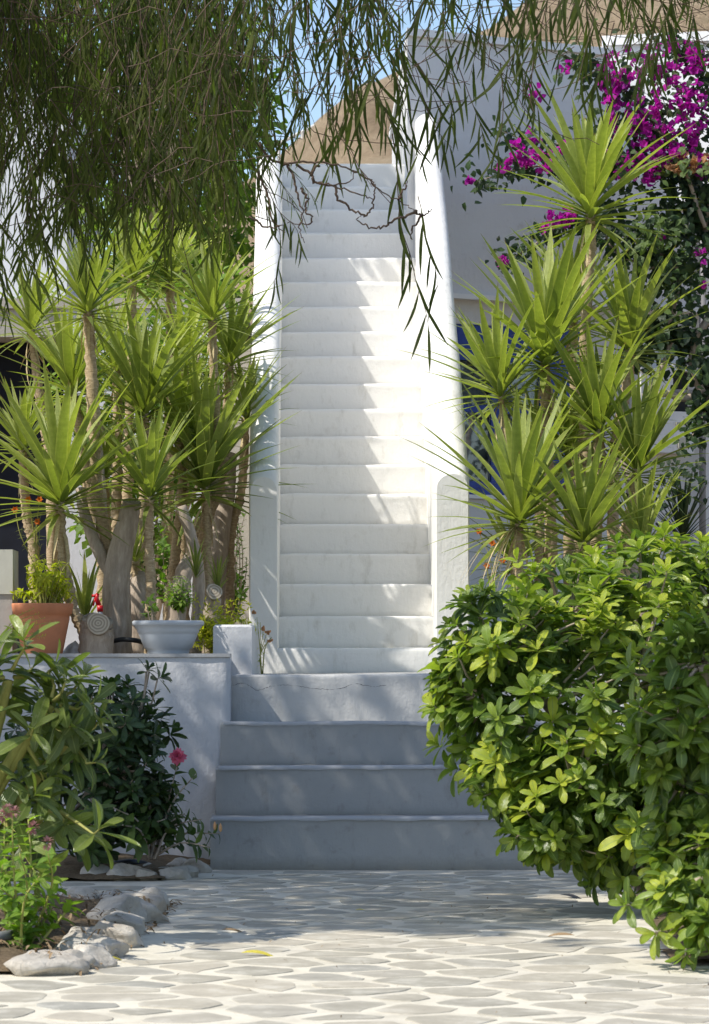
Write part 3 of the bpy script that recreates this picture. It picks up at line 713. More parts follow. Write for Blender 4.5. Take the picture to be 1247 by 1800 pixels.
yucca('yucca', 'rearmost bright yucca of the left bed mostly hidden by the acacia twigs', GL, 232, 500, 165, 18.7, [(232, 600), (226, 800), (220, 980)], 19, 50, .03, tint=.5)
yucca('yucca', 'yucca filling the gap between the middle and stair-side heads of the left bed', GL, 318, 780, 180, 17.9, [(320, 860), (310, 960), (300, 1060)], 20, 50, .028, (.05, 0), tint=.28)
yucca('yucca', 'rear yucca at the far left above the dark doorway lintel', GL, 55, 590, 150, 18.6, [(70, 700), (90, 850)], 22, 48, .028, tint=.4)
yucca('yucca', 'rear yucca between the tallest left head and the middle head', GL, 205, 655, 150, 18.1, [(208, 760), (205, 900)], 23, 48, .028, tint=.4)
yucca('yucca', 'rear yucca high up between the two upper left heads, behind both', GL, 300, 505, 150, 18.8, [(300, 640), (296, 860)], 24, 48, .028, tint=.5)
yucca('yucca', 'rear yucca behind the leaning one, close to the stair wall at mid height', GL, 432, 745, 125, 18.3, [(425, 860), (405, 960)], 25, 44, .026, tint=.42)
yucca('yucca', 'rear yucca right under the thin-stemmed head near the stair wall', GL, 325, 655, 160, 18.4, [(326, 760), (322, 900)], 26, 48, .028, tint=.4)
yucca('yucca', 'low rear yucca filling the dark doorway behind the large far left head', GL, 40, 800, 150, 18.0, [(46, 900), (60, 980)], 27, 48, .028, tint=.3)
yucca('yucca', 'low rear yucca between the far left head and the bowl planter head', GL, 185, 850, 135, 17.7, [(186, 930)], 28, 44, .028, tint=.25)
yucca('yucca', 'small yucca shoot with broad leaves between the pruned trunks of the left bed', GL, 238, 995, 85, 17.3, [(238, 1040)], 21, 26, .02, wf=1.6, tint=.55)
yucca('yucca', 'topmost yucca of the right bed on a long bare stem against the white wall', GR, 1037, 382, 215, 18.3, [(1040, 420), (1036, 470), (1030, 560), (1026, 680), (1030, 850)], 31, 64, .031, tint=.48)
yucca('yucca', 'large yucca of the right bed just below the topmost one, before the house wall', GR, 958, 640, 225, 17.9, [(960, 700), (958, 760), (966, 850), (968, 930)], 32, 62, .032, tint=.36)
yucca('yucca', 'yucca hanging over the right side wall of the staircase', GR, 880, 703, 176, 17.7, [(888, 750), (894, 800), (905, 870), (912, 950)], 33, 48, .019, (-.18, 0), tint=.46)
yucca('yucca', 'yucca at the right edge below the bougainvillea with lit outer leaves', GR, 1108, 622, 182, 18.3, [(1104, 670), (1090, 740), (1078, 860)], 34, 54, .03, tint=.42)
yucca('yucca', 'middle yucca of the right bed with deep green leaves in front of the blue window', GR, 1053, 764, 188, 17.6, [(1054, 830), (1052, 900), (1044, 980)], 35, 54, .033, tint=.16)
yucca('yucca', 'low yucca with a skirt of dry hanging strands beside the staircase foot', GR, 912, 922, 232, 17.0, [(912, 960), (913, 1010), (916, 1060)], 36, 60, .024, tint=.34, strands=26)
yucca('yucca', 'low yucca rising straight out of the top of the big round shrub', GR, 1028, 960, 190, 16.9, [(1028, 1020)], 37, 56, .03, tint=.32)
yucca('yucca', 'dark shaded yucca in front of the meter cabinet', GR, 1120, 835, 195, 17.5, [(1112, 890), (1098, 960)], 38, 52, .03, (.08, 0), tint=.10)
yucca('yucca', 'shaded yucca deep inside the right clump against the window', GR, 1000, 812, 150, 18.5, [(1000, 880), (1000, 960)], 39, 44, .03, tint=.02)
yucca('yucca', 'small upright yucca between the shrub and the dark spiky agave', GR, 1130, 975, 155, 17.2, [(1130, 1010)], 40, 34, .025, span=55, tint=.45)
yucca('yucca', 'yucca half hidden behind the large right head, leaves reaching to the house ledge', GR, 1008, 568, 175, 18.7, [(1008, 640), (1012, 760), (1015, 900)], 41, 48, .028, tint=.38)
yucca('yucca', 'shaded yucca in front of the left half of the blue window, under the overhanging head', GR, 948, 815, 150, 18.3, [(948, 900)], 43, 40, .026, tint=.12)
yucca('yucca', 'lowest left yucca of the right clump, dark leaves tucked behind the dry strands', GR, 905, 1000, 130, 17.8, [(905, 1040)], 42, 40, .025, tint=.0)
ag = empty('agave', W(1200, 950, 17.6), 'dark spiky agave with stiff narrow upright leaves behind the round shrub', 'agave')
MB().lathe([(.03, -.35), (.05, -.1), (.03, 0)], W(1200, 950, 17.6), 10).build('root_stock', M['yuccabark'], ag, True)
leaf_objects(yhead(W(1200, 945, 17.6), .36, 52, 51, span=80, wf=.75, T=YD, tint=.2), ag)

# pruned trunks in the left bed
GT = 'pruned trunks in the left raised bed'
def trunk_thing(label, path, rad, seed, cut=None, stub=None):
    root = empty('pruned_trunk', Vector((path[0].x, path[0].y, .94)), label, 'tree trunk', GT)
    P = spath(path, 26); k = len(P); rs = [rad[0]+(rad[1]-rad[0])*i/(k-1) for i in range(k)]
    MB().tube(P, [q*(1+.07*noise.noise((i*.5, seed, 0))) for i, q in enumerate(rs)], 16, True, .05, seed).build('bark', M['bark'], root, True)
    if cut:
        c, nrm, rr = cut; nrm = Vector(nrm).normalized(); e1 = nrm.orthogonal().normalized(); e2 = nrm.cross(e1)
        m = MB(); b = []
        for L, (s_, dz) in enumerate(((1, -.012), (1, 0), (.93, .004))):
            for i in range(20): a = 2*math.pi*i/20; m.v.append(Vector(c)+(e1*math.cos(a)+e2*math.sin(a)*1.12)*rr*s_*(1+.05*math.sin(3*a))+nrm*dz)
        for L in range(2):
            for i in range(20): j = (i+1) % 20; m.face(L*20+i, L*20+j, L*20+20+j, L*20+20+i)
        m.face(*[40+i for i in range(20)])
        o = m.build('sawn_face', M['sawn'], root)
        me = o.data; off = Vector(c)-wloc(root)
        rot = nrm.to_track_quat('Z', 'Y').to_matrix().to_4x4(); tr = Matrix.Translation(off) @ rot
        me.transform(tr.inverted()); o.matrix_local = tr
    return root
p = lambda a, b, Y: W(a, b, Y)
trunk_thing('thick grey pruned trunk standing behind the sawn stump in the left bed', [Vector((X(206, 16.9), 16.9, .94)), p(205, 1080, 16.9), p(207, 1000, 16.9), p(222, 930, 16.9), p(232, 886, 16.92)], (.088, .050), 1, (p(233, 882, 16.9), (.15, -.35, 1), .048))
trunk_thing('bare side limb forking left from the thick pruned trunk', [p(196, 1010, 16.93), p(170, 960, 16.95), p(148, 900, 17.0), p(142, 860, 17.05)], (.036, .028), 2)
trunk_thing('rough stem rising behind the fork of the thick pruned trunk', [p(192, 985, 17.0), p(180, 930, 17.1), p(176, 860, 17.2), p(170, 780, 17.3)], (.038, .03), 3)
trunk_thing('short thick stump with a slanted pale sawn face near the wall edge', [Vector((X(170, 16.5), 16.52, .94)), p(170, 1110, 16.52), p(172, 1090, 16.50)], (.098, .080), 4, (p(173, 1096, 16.425), (.10, -1, .35), .058))
trunk_thing('brown leaning trunk next to the beige garden wall', [Vector((X(372, 18.2), 18.2, .94)), p(378, 1040, 18.2), p(385, 960, 18.25), p(396, 880, 18.3), p(402, 800, 18.4)], (.062, .05), 5)
trunk_thing('small stump with round cut face at the right end of the left bed', [Vector((X(372, 16.9), 16.9, .94)), p(372, 1080, 16.9), p(375, 1052, 16.88)], (.05, .045), 6, (p(377, 1040, 16.82), (.25, -1, .3), .042))
trunk_thing('slanted brown trunk piece behind the small basil bush', [Vector((X(300, 17.6), 17.6, .94)), p(318, 1030, 17.6), p(338, 980, 17.7)], (.055, .045), 7)
trunk_thing('pale ringed stem rising between basil bush and leaning trunk', [Vector((X(340, 17.2), 17.2, .94)), p(350, 1030, 17.2), p(338, 950, 17.2), p(318, 890, 17.2)], (.036, .03), 8)
trunk_thing('old trunk base behind the grey bowl planter', [Vector((X(246, 17.3), 17.3, .94)), p(244, 1060, 17.3), p(246, 1010, 17.35)], (.07, .06), 9)

# ------------------------------------------------------------------ broad-leaved shrubs
BU = variants('shrub_leaf', P_obov(.40), M['bush'], 4, tip=1.7, nseg=6, fold=.22, curve=.22, cup=.1)
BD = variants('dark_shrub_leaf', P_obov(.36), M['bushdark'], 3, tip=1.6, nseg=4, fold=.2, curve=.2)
BL = variants('long_shrub_leaf', P_obov(.29), M['leftbush'], 4, tip=1.6, nseg=6, fold=.28, curve=.22, cup=.1)
def rosette(pos, axis, L, n_, r, T, tint, spread=(28, 92)):
    ax = Vector(axis).normalized(); e1 = ax.orthogonal().normalized(); e2 = ax.cross(e1); out = []; o = r.uniform(0, 6)
    for i in range(n_):
        t = i/max(1, n_-1); phi = math.radians(spread[0]+(spread[1]-spread[0])*t + r.uniform(-9, 9)); th = o+i*2.39996
        d = ax*math.cos(phi)+(e1*math.cos(th)+e2*math.sin(th))*math.sin(phi)
        LL = L*(.55+.5*min(1, t*1.8))*r.uniform(.8, 1.12)
        out.append((T[r.randrange(len(T))], lmat(Vector(pos)-ax*L*.25*t, d, ax+Vector((0, 0, .25)), LL, r.uniform(.85, 1.12)), max(0, tint + (.22 if t < .4 else -.12) + r.uniform(-.08, .08))))
    return out
def shrub(name, label, cat, base, blobs, dens_, L, T, seed, tint=lambda p, n, r: .3, extra=(), group=None, limit=300, nl=(8, 12), inner=.45, stem_mat='bark', spread=(28, 92), rbr=.009, zmin=.06):
    """blobs: (centre, (rx, ry, rz)); whorls of leaves all over the outside, darker ones inside, branches to many of them"""
    r = rnd(seed); root = empty(name, base, label, cat, group); tips = []
    def insided(p, s_=.86, skip=None):
        for j, (c, R) in enumerate(blobs):
            if j == skip: continue
            q = Vector(((p.x-c[0])/R[0], (p.y-c[1])/R[1], (p.z-c[2])/R[2]))
            if q.length < s_: return True
        return False
    for j, (c, R) in enumerate(blobs):
        area = 4*math.pi*((R[0]*R[1])**1.6+(R[0]*R[2])**1.6+(R[1]*R[2])**1.6)**(1/1.6)/3**(1/1.6)
        for k in range(int(area*dens_*1.12)):
            d = Vector((r.gauss(0, 1), r.gauss(0, 1), r.gauss(0, 1))).normalized(); s_ = r.uniform(.80, 1.16) if r.random() < .8 else r.uniform(1.1, 1.28)
            p = Vector((c[0]+d.x*R[0]*s_, c[1]+d.y*R[1]*s_, c[2]+d.z*R[2]*s_))
            if insided(p, .88, j) or p.z < zmin: continue
            nrm = Vector((d.x/R[0], d.y/R[1], d.z/R[2])).normalized(); ax = nrm*.8+Vector((r.uniform(-.3, .3), r.uniform(-.3, .3), .55))
            tips.append((p, ax.normalized(), nrm, 1))
    for (p, ax) in extra: tips.append((Vector(p), Vector(ax).normalized(), Vector(ax).normalized(), 2))
    ros = []
    for (p, ax, nrm, q) in tips:
        ros.append((-nrm.y*1.2 + nrm.z*.2 + r.uniform(-.35, .35) + (9 if q == 2 else 0) - (5 if not inframe(p, -5) else 0), rosette(p, ax, L*r.uniform(.78, 1.15), r.randint(*nl), r, T, tint(p, nrm, r), spread)))
    ros.sort(key=lambda a: -a[0]); ind = []; mass = []
    for s_, it in ros: (ind if len(ind)+len(it) <= limit else mass).extend(it)
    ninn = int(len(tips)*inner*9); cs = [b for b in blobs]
    for k in range(ninn):                                   # darker leaves inside, at the lowest tint
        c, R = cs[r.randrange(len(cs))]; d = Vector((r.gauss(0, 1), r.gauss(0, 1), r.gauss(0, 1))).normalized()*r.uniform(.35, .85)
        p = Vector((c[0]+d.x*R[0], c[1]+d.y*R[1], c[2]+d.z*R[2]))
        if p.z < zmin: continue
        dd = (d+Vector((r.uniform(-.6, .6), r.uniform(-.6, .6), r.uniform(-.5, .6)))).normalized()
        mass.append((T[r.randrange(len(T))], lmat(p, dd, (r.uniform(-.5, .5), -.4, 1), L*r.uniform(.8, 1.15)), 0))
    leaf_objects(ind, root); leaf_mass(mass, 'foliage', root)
    m = MB(); b = Vector(base); hub = [b+Vector((r.uniform(-.08, .08), r.uniform(-.08, .08), r.uniform(.08, .3))) for _ in range(5)]
    for k, (c, R) in enumerate(blobs):
        h = hub[k % 5]; cc = Vector(c); mid = (h+cc)/2+Vector((0, 0, .05)); m.tube(spath([b, h, mid, cc], 10), [rbr*2.6, rbr*2.4]+[rbr*2]*20, 6, False) if False else m.tube(spath([b, h, mid, cc], 9), rbr*1.9, 6, False)
    for (p, ax, nrm, q) in tips:
        if q == 1 and r.random() > .5: continue
        c = min(blobs, key=lambda bb: (Vector(bb[0])-p).length)[0]; cc = Vector(c)
        m.tube([cc.lerp(p, .2), cc.lerp(p, .62)-Vector((0, 0, .02)), p-ax*L*.25, p], [rbr*.9, rbr*.6, rbr*.42, rbr*.3], 4, False)
    m.build('branches', M[stem_mat], root, True)
    return root
def B(px, py, rp, Y, ry=None, rz=None): k = Y/F; return (tuple(W(px, py, Y)), (rp*k, (ry or rp)*k, (rz or rp)*k))
def tb(p, n_, r):                                           # young yellow-green whorls here and there
    return (r.choice((.65, .85, 1.0)) if noise.noise((p.x*3.4, p.y*3.4, p.z*3.4+2)) > -.22 and r.random() < .82 else r.uniform(.1, .4))
shrub('round_shrub', 'big round glossy yellow-green shrub spilling over the right side of the grey steps', 'shrub', (1.45, 13.5, .03),
      [B(882, 1142, 100, 12.9), B(1000, 1085, 108, 13.3), B(1130, 1065, 118, 13.5), B(1260, 1075, 120, 13.5), B(1085, 1470, 80, 12.9), B(850, 1220, 80, 12.9), B(960, 1240, 165, 12.9), B(1110, 1220, 190, 13.1), B(900, 1360, 70, 12.8), B(1010, 1375, 115, 12.7), B(1140, 1400, 130, 12.7), B(960, 1450, 62, 12.7), B(1250, 1300, 160, 13.2)],
      66, .101, BU, 101, tb, extra=[(W(775, 1130, 12.9), (-1, -.4, .4)), (W(770, 1215, 12.9), (-1, -.3, .1)), (W(850, 1400, 12.7), (-.8, -.3, -.3)), (W(905, 1475, 12.6), (-.6, -.5, -.5)), (W(1000, 1480, 12.6), (-.2, -.5, -.8))], limit=300)
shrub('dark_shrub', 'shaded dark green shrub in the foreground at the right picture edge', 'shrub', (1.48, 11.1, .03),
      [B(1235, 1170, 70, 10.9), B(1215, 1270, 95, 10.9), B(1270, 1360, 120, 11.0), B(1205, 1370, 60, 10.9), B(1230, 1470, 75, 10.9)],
      70, .108, BU, 102, lambda p, n_, r: 0.0 if p.z > .42 else .4, extra=[(W(1110, 1180, 11), (-1, -.2, .5))], limit=290)  # upper leaves get the darkest tint: shade put into the leaf colour
shrub('low_shrub', 'low sunlit shrub with drooping glossy whorls at the bottom right corner', 'shrub', (1.42, 10.75, .03),
      [B(1215, 1560, 62, 10.7), B(1235, 1620, 50, 10.6), B(1180, 1500, 36, 10.8), B(1280, 1540, 70, 10.7)],
      75, .095, BU, 103, lambda p, n_, r: r.choice((.75, .5, .2)), extra=[(W(1100, 1590, 10.7), (-.8, -.5, .1)), (W(1150, 1640, 10.6), (-.7, -.4, -.2)), (W(1205, 1680, 10.5), (-.1, -.4, -1))], limit=260)
shrub('leaning_shrub', 'foreground shrub with long thick olive-green leaves on yellow stems at the left edge', 'shrub', (-1.28, 11.5, .03),
      [B(15, 1195, 60, 11.5), B(90, 1240, 60, 11.5), B(40, 1300, 95, 11.5), B(120, 1300, 60, 11.6), B(0, 1400, 95, 11.5), B(90, 1420, 70, 11.6)],
      36, .150, BL, 104, lambda p, n_, r: r.choice((.1, .3, .5)), extra=[(W(178, 1455, 11.2), (.8, -.3, .7)), (W(165, 1235, 11.5), (.9, -.2, .3)), (W(150, 1185, 11.6), (.6, -.2, .8)), (W(42, 1120, 11.4), (-.1, -.3, 1)), (W(170, 1340, 11.4), (1, -.1, .1)), (W(100, 1170, 11.5), (.8, -.2, .5)), (W(60, 1530, 11.2), (.4, -.5, -.6))],
      limit=290, stem_mat='stemgreen', nl=(6, 9), inner=.08, rbr=.010)
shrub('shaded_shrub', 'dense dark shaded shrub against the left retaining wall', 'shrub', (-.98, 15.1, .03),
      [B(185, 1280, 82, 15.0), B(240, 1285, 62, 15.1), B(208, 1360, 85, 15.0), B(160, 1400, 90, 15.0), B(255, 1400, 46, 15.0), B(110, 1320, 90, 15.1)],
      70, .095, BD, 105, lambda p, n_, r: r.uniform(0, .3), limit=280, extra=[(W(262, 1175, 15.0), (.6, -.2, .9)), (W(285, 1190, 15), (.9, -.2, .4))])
MB().tube(spath([W(232, 1280, 15.0), W(250, 1235, 15.0), W(262, 1180, 15.0)], 8), .006, 5).build('shoot', M['bark'], bpy.data.objects['shaded_shrub'], True)

# herb and hibiscus, soft toothed leaves
HL = variants('herb_leaf', P_ovate(.52), M['herb'], 3, nseg=4, fold=.2, curve=.25)
VL = variants('vine_leaf', P_ovate(.66), M['vine'], 3, nseg=4, fold=.2, curve=.3)
YGL = variants('yellow_green_leaf', P_lanc(.30), M['yellowgreen'], 3, nseg=4, fold=.2, curve=.5)
HD = variants('hibiscus_leaf', P_ovate(.52), M['vine'], 3, nseg=4, fold=.2, curve=.25)
FL = {k: variants(k, P_ovate(.8), M[k], 2, nseg=3, fold=.3, curve=.3) for k in ('bract', 'drybract', 'pink', 'orange', 'dustypink')}
def stemmy(name, label, cat, base, stems, L, T, seed, per=14, tint=.4, r0=.006, smat='stemgreen', mass=False, gap=0.0, group=None, droop=0.0, lname='leaf'):
    """stems: lists of world points; leaves alternate along each"""
    r = rnd(seed); root = empty(name, base, label, cat, group); it = []; m = MB()
    for s_ in stems:
        P = spath(s_, max(8, 3*len(s_))); m.tube(P, [r0*(1-.65*i/(len(P)-1)) for i in range(len(P))], 5)
        for k in range(per):
            t = gap+(1-gap)*(k+.5)/per; f = t*(len(P)-1); i = min(len(P)-2, int(f)); p_ = P[i].lerp(P[i+1], f-i); d0 = (P[i+1]-P[i]).normalized()
            a = k*2.4+r.uniform(-.4, .4); side = d0.orthogonal().normalized(); side = Matrix.Rotation(a, 3, d0) @ side
            d = side*1.0+d0*r.uniform(.2, .9)+Vector((0, 0, -droop)); it.append((T[r.randrange(len(T))], lmat(p_, d, d0+Vector((0, 0, .6)), L*r.uniform(.6, 1.15)*(1.1-.35*t)), max(0, tint+r.uniform(-.2, .2)+.2*t)))
    m.build('stems', M[smat], root, True)
    if mass: leaf_mass(it, 'foliage', root)
    else: leaf_objects(it[:295], root, lname); leaf_mass(it[295:], 'foliage', root)
    return root
r = rnd(61)
def fan(bx, by, tips, Y, bow=.06):
    out = []
    for (a, b) in tips:
        p0 = W(bx+r.uniform(-6, 6), by, Y+r.uniform(-.1, .1)); p1 = W(a, b, Y+r.uniform(-.25, .15)); out.append([p0, p0.lerp(p1, .5)+Vector((r.uniform(-bow, bow), r.uniform(-bow, bow), bow)), p1])
    return out
hb_ = stemmy('flowering_herb', 'light green herb with small dusty pink flower heads in the front left bed', 'plant', W(38, 1700, 11.0), fan(38, 1690, [(8, 1440), (22, 1430), (50, 1440), (35, 1500), (85, 1500), (0, 1560), (70, 1540), (110, 1560), (20, 1600), (55, 1610), (-20, 1480), (5, 1520), (125, 1590), (90, 1610)], 11.0), .070, HL, 62, 24, .6, .006)
it = []
for (a, b) in ((14, 1424), (25, 1428), (84, 1482), (58, 1455), (2, 1434)):
    c = W(a, b, 10.8)
    for k in range(26): d = Vector((r.gauss(0, 1), r.gauss(0, 1), r.gauss(.4, 1))).normalized(); it.append((FL['dustypink'][k % 2], lmat(c+d*.012, d, (0, 0, 1), .016), r.random()*.6))
leaf_mass(it, 'flower_heads', hb_)
hib = stemmy('hibiscus', 'small hibiscus with toothed leaves and one pink flower by the foot of the grey steps', 'plant', W(265, 1520, 14.9), fan(268, 1510, [(312, 1345), (345, 1360), (388, 1465), (300, 1400), (240, 1400), (215, 1450), (250, 1430), (355, 1440), (200, 1420), (290, 1440), (325, 1430), (270, 1390), (230, 1480), (370, 1490), (310, 1470)], 14.9, .05), .105, HD, 63, 13, .5, .007, 'bark', lname='leaf', gap=.25)
c = W(313, 1330, 14.8); it = []
for k in range(22): a = k*2.4; q = .2+k/22; d = Vector((math.cos(a)*q, -.8+q*.3, math.sin(a)*q+.1)); it.append((FL['pink'][k % 2], lmat(c, d, (0, -1, .3), .042), r.random()*.7))
leaf_objects(it, hib, 'petal')
for (a, b) in ((378, 1452), (388, 1455)): MB().lathe([(.002, -.02), (.008, -.008), (.007, .008), (.001, .022)], W(a, b, 14.75), 8).build('bud', M['drybract'], hib, True)
# climbing vine on the beige wall and foliage at the back of the left bed
stemmy('climbing_vine', 'green climbing vine on the beige wall left of the staircase', 'vine', W(415, 1080, 19.2), fan(415, 1090, [(400, 860), (420, 850), (432, 900), (405, 920), (425, 950), (434, 980), (398, 1000), (415, 1010), (430, 1040), (395, 900), (410, 880)], 19.2, .05), .055, HL, 64, 26, .0, .005, 'bark', True)
stemmy('young_foliage', 'leafy green undergrowth between the trunks of the left bed', 'plant', W(300, 1040, 18.6), fan(290, 1060, [(250, 880), (270, 860), (300, 900), (320, 930), (340, 900), (230, 920), (280, 950), (350, 950), (210, 960), (310, 970), (190, 900), (330, 860)], 18.6, .08), .07, HL, 65, 28, .15, .005, 'bark', True)
# bright shrubbery closing the view behind the left bed
BK = variants('back_shrub_leaf', P_ovate(.6), M['backtree'], 3, nseg=2, fold=.2, curve=.2)
gs_ = empty('garden_shrub', (-1.0, 20.2, .95), 'bright green leafy shrub closing the view behind the left yuccas', 'shrub'); rr_ = rnd(161); it = []; m = MB()
for (a, b, q) in [(170, 700, .30), (250, 650, .30), (330, 700, .30), (385, 620, .20), (200, 800, .30), (290, 820, .30), (370, 800, .26), (240, 920, .28), (340, 930, .26), (175, 900, .25), (400, 720, .18), (200, 600, .26), (300, 560, .28), (375, 520, .22), (150, 640, .22)]:
    c = W(a, b, 20.3+rr_.uniform(-.25, .35)); m.tube(spath([(-1.0, 20.3, .94), (-1.0+(c.x+1)*.4, 20.3, (c.z+1)/2), c], 6), [.03, .025, .02]+[.008]*8, 5, False)
    for _ in range(int(2900*q*q)):
        d = Vector((rr_.gauss(0, 1), rr_.gauss(0, 1), rr_.gauss(0, 1))).normalized(); p_ = c+d*q*rr_.uniform(.35, 1.1); dd = (d+Vector((rr_.gauss(0, .6), rr_.gauss(0, .6), rr_.gauss(-.2, .6)))).normalized()
        it.append((BK[rr_.randrange(3)], lmat(p_, dd, d+Vector((0, 0, .7)), rr_.uniform(.06, .10)), rr_.uniform(.1, .9)))
m.build('stems', M['bark'], gs_, True); leaf_mass(it, 'foliage', gs_)
for k, (a, b, n_, L, lab) in enumerate([(345, 1010, 14, .22, 'tuft of blade leaves beside the small round-cut stump'), (150, 1090, 20, .38, 'tuft of long blade leaves growing behind the sawn stump'), (384, 1035, 16, .20, 'short blade-leaf shoot by the leaning trunk')]):
    root = empty('blade_leaf_tuft', W(a, b, 17.0), lab, 'plant', 'tufts of blade leaves in the left bed')
    leaf_objects(yhead(W(a, b, 17.0), L, n_, 70+k, span=38, wf=1.0, tint=.25), root)
# ------------------------------------------------------------------ pots and small things on the left raised bed
def pot(name, c, prof, thick, mat, parent):
    m = MB(); inner = [(max(.01, a-thick), z) for a, z in prof[::-1]]; inner = [(inner[0][0], prof[-1][1])] + [q for q in inner if q[1] > prof[0][1]+.02 and q[1] < prof[-1][1]-.001] + [(.01, prof[0][1]+.025)]
    return m.lathe(prof+inner, c, 40).build(name, mat, parent, True)
tp = empty('terracotta_pot', W(75, 1150, 16.45)-Vector((0, 0, .03)), 'terracotta flower pot with yellow-green drooping plant at the left end of the wall', 'flower pot')
c = tp.location; s_ = 1/340.
pot('pot', c, [(.095, 0), (.10, .01), (.140, .21), (.142, .235), (.152, .237), (.160, .285), (.158, .292), (.150, .292)], .012, M['terracotta'], tp)
MB().lathe([(.0, .262), (.142, .262)], c, 30, False).build('soil', M['soil'], tp)
r = rnd(71); st_ = []
def pfan(c, n_, R, H, seed, lo=.3):
    r = rnd(seed); out = []
    for k in range(n_):
        a = r.uniform(0, 6.28); rr = R*math.sqrt(r.random()); p1 = Vector(c)+Vector((math.cos(a)*rr, math.sin(a)*rr, H*r.uniform(lo, 1)*(1-.35*(rr/R)**2)))
        p0 = Vector(c)+Vector((math.cos(a)*rr*.2, math.sin(a)*rr*.2, 0)); out.append([p0, p0.lerp(p1, .6)+Vector((0, 0, .04)), p1])
    return out
pl = stemmy('plant', None, None, c+Vector((.01, 0, .262)), pfan(c+Vector((.015, 0, .27)), 30, .17, .30, 72), .058, YGL, 73, 16, .45, .005, 'stemgreen', True, .2, droop=.5)
pl.parent = tp; pl.location = Vector((.01, 0, .262))
bp = empty('bowl_planter', W(296, 1151, 16.42), 'pale grey plastic bowl planter with a small round basil bush standing on the wall', 'planter')
c = bp.location
pot('bowl', c, [(.105, 0), (.108, .012), (.112, .03), (.124, .034), (.150, .10), (.153, .112), (.158, .114), (.160, .128), (.176, .150), (.184, .152), (.186, .170), (.178, .176), (.166, .176)], .008, M['plastic'], bp)
MB().lathe([(.0, .150), (.165, .150)], c, 30, False).build('soil', M['soil'], bp)
bs = stemmy('basil_bush', None, None, c+Vector((.06, 0, .15)), [[c+Vector((.06, 0, .15)), c+Vector((.058, 0, .24)), c+Vector((.058, 0, .27))+Vector((.085*math.cos(a)*math.cos(b), .08*math.sin(a)*math.cos(b), .05+.09*math.sin(b)))] for a, b in [(k*2.4, -.7+2.1*k/34) for k in range(34)]], .038, HL, 74, 18, .55, .004, 'bark', True, .42, droop=.25)
bs.parent = bp; bs.location = Vector((.06, 0, .15))
sd = stemmy('seedling', None, None, c+Vector((-.08, 0, .15)), pfan(c+Vector((-.08, 0, .15)), 5, .06, .17, 75), .05, HL, 76, 7, .35, .003, 'bark', True, .3, droop=.3)
sd.parent = bp; sd.location = Vector((-.08, 0, .15))
cb = empty('cream_box', W(0, 1100, 16.5), 'cream painted box with a darker base at the left picture edge beside the terracotta pot', 'box')
MB().box(X(-70, 16.5), X(22, 16.5), 16.5, 16.8, ZT-.01, Z(1045, 16.5)).build('base', M['beige'], cb); MB().box(X(-72, 16.5), X(23, 16.5), 16.49, 16.82, Z(1044.5, 16.5), Z(966, 16.5)).build('body', M['cream'], cb)
sb = empty('spray_bottle', W(170, 1130, 16.75), 'small spray bottle with red trigger head behind the sawn stump', 'bottle')
cz = W(176, 1085, 16.75)
MB().lathe([(.03, -.11), (.033, -.1), (.033, -.02), (.014, .02), (.013, .03)], cz, 16).build('bottle', M['plastic'], sb, True)
m = MB(); m.box(cz.x-.014, cz.x+.016, 16.735, 16.765, cz.z+.03, cz.z+.062); m.tube([cz+Vector((-.005, 0, .062)), cz+Vector((-.018, 0, .10)), cz+Vector((-.012, 0, .125))], [.014, .012, .010], 8); m.tube([cz+Vector((-.01, 0, .115)), cz+Vector((-.042, 0, .112))], .008, 8); m.tube([cz+Vector((-.026, 0, .10)), cz+Vector((-.036, 0, .06))], .005, 6)
m.build('trigger', M['red'], sb, True)
m = MB(); P = []
for j in range(13):
    for i in range(19):
        x = X(96, 16.9)+i*.012; z = .98+j*.013; h = (1-abs(i-9)/10)*.12+.04
        m.v.append(Vector((x, 16.95-.03*noise.noise((x*12, z*12, 1))-.04*math.sin(j*.25)*1, ZT+(.005+h*j/12)+.015*noise.noise((x*20, z*20, 3)))))
for j in range(12):
    for i in range(18): a = j*19+i; m.face(a, a+1, a+20, a+19)
b0 = len(m.v)
m.build('folded_cloth', M['fabric'], None, True, 'crumpled pale blue cloth lying between the terracotta pot and the sawn stump', 'cloth', origin=W(125, 1140, 16.9))
def hose(label, pts, rad, mat): return MB().tube(spath(pts, 40), rad, 10).build('hose', mat, None, True, label, 'hose', origin=pts[0])
hose('black hose lying on the wall behind the grey bowl planter', [W(196, 1128, 16.62), W(215, 1124, 16.6), W(240, 1126, 16.6), W(262, 1132, 16.7), W(300, 1138, 16.8)], .013, M['hose'])
hose('dark blue-black hose curving over pale stones by the retaining wall', [W(150, 1538, 15.2), W(180, 1528, 15.3), W(205, 1519, 15.3), W(235, 1516, 15.3), W(262, 1522, 15.4), W(280, 1536, 15.5)], .017, M['hose'])
hose('grey hose bent on the dry soil of the front left bed', [Vector((X(-40, 10.9), 10.9, .085)), Vector((X(5, 10.9), 10.9, .085)), Vector((X(40, 11.1), 11.1, .09)), Vector((X(62, 11.35), 11.35, .095)), Vector((X(58, 11.7), 11.7, .095)), Vector((X(30, 11.8), 11.8, .08))], .018, M['greyhose'])

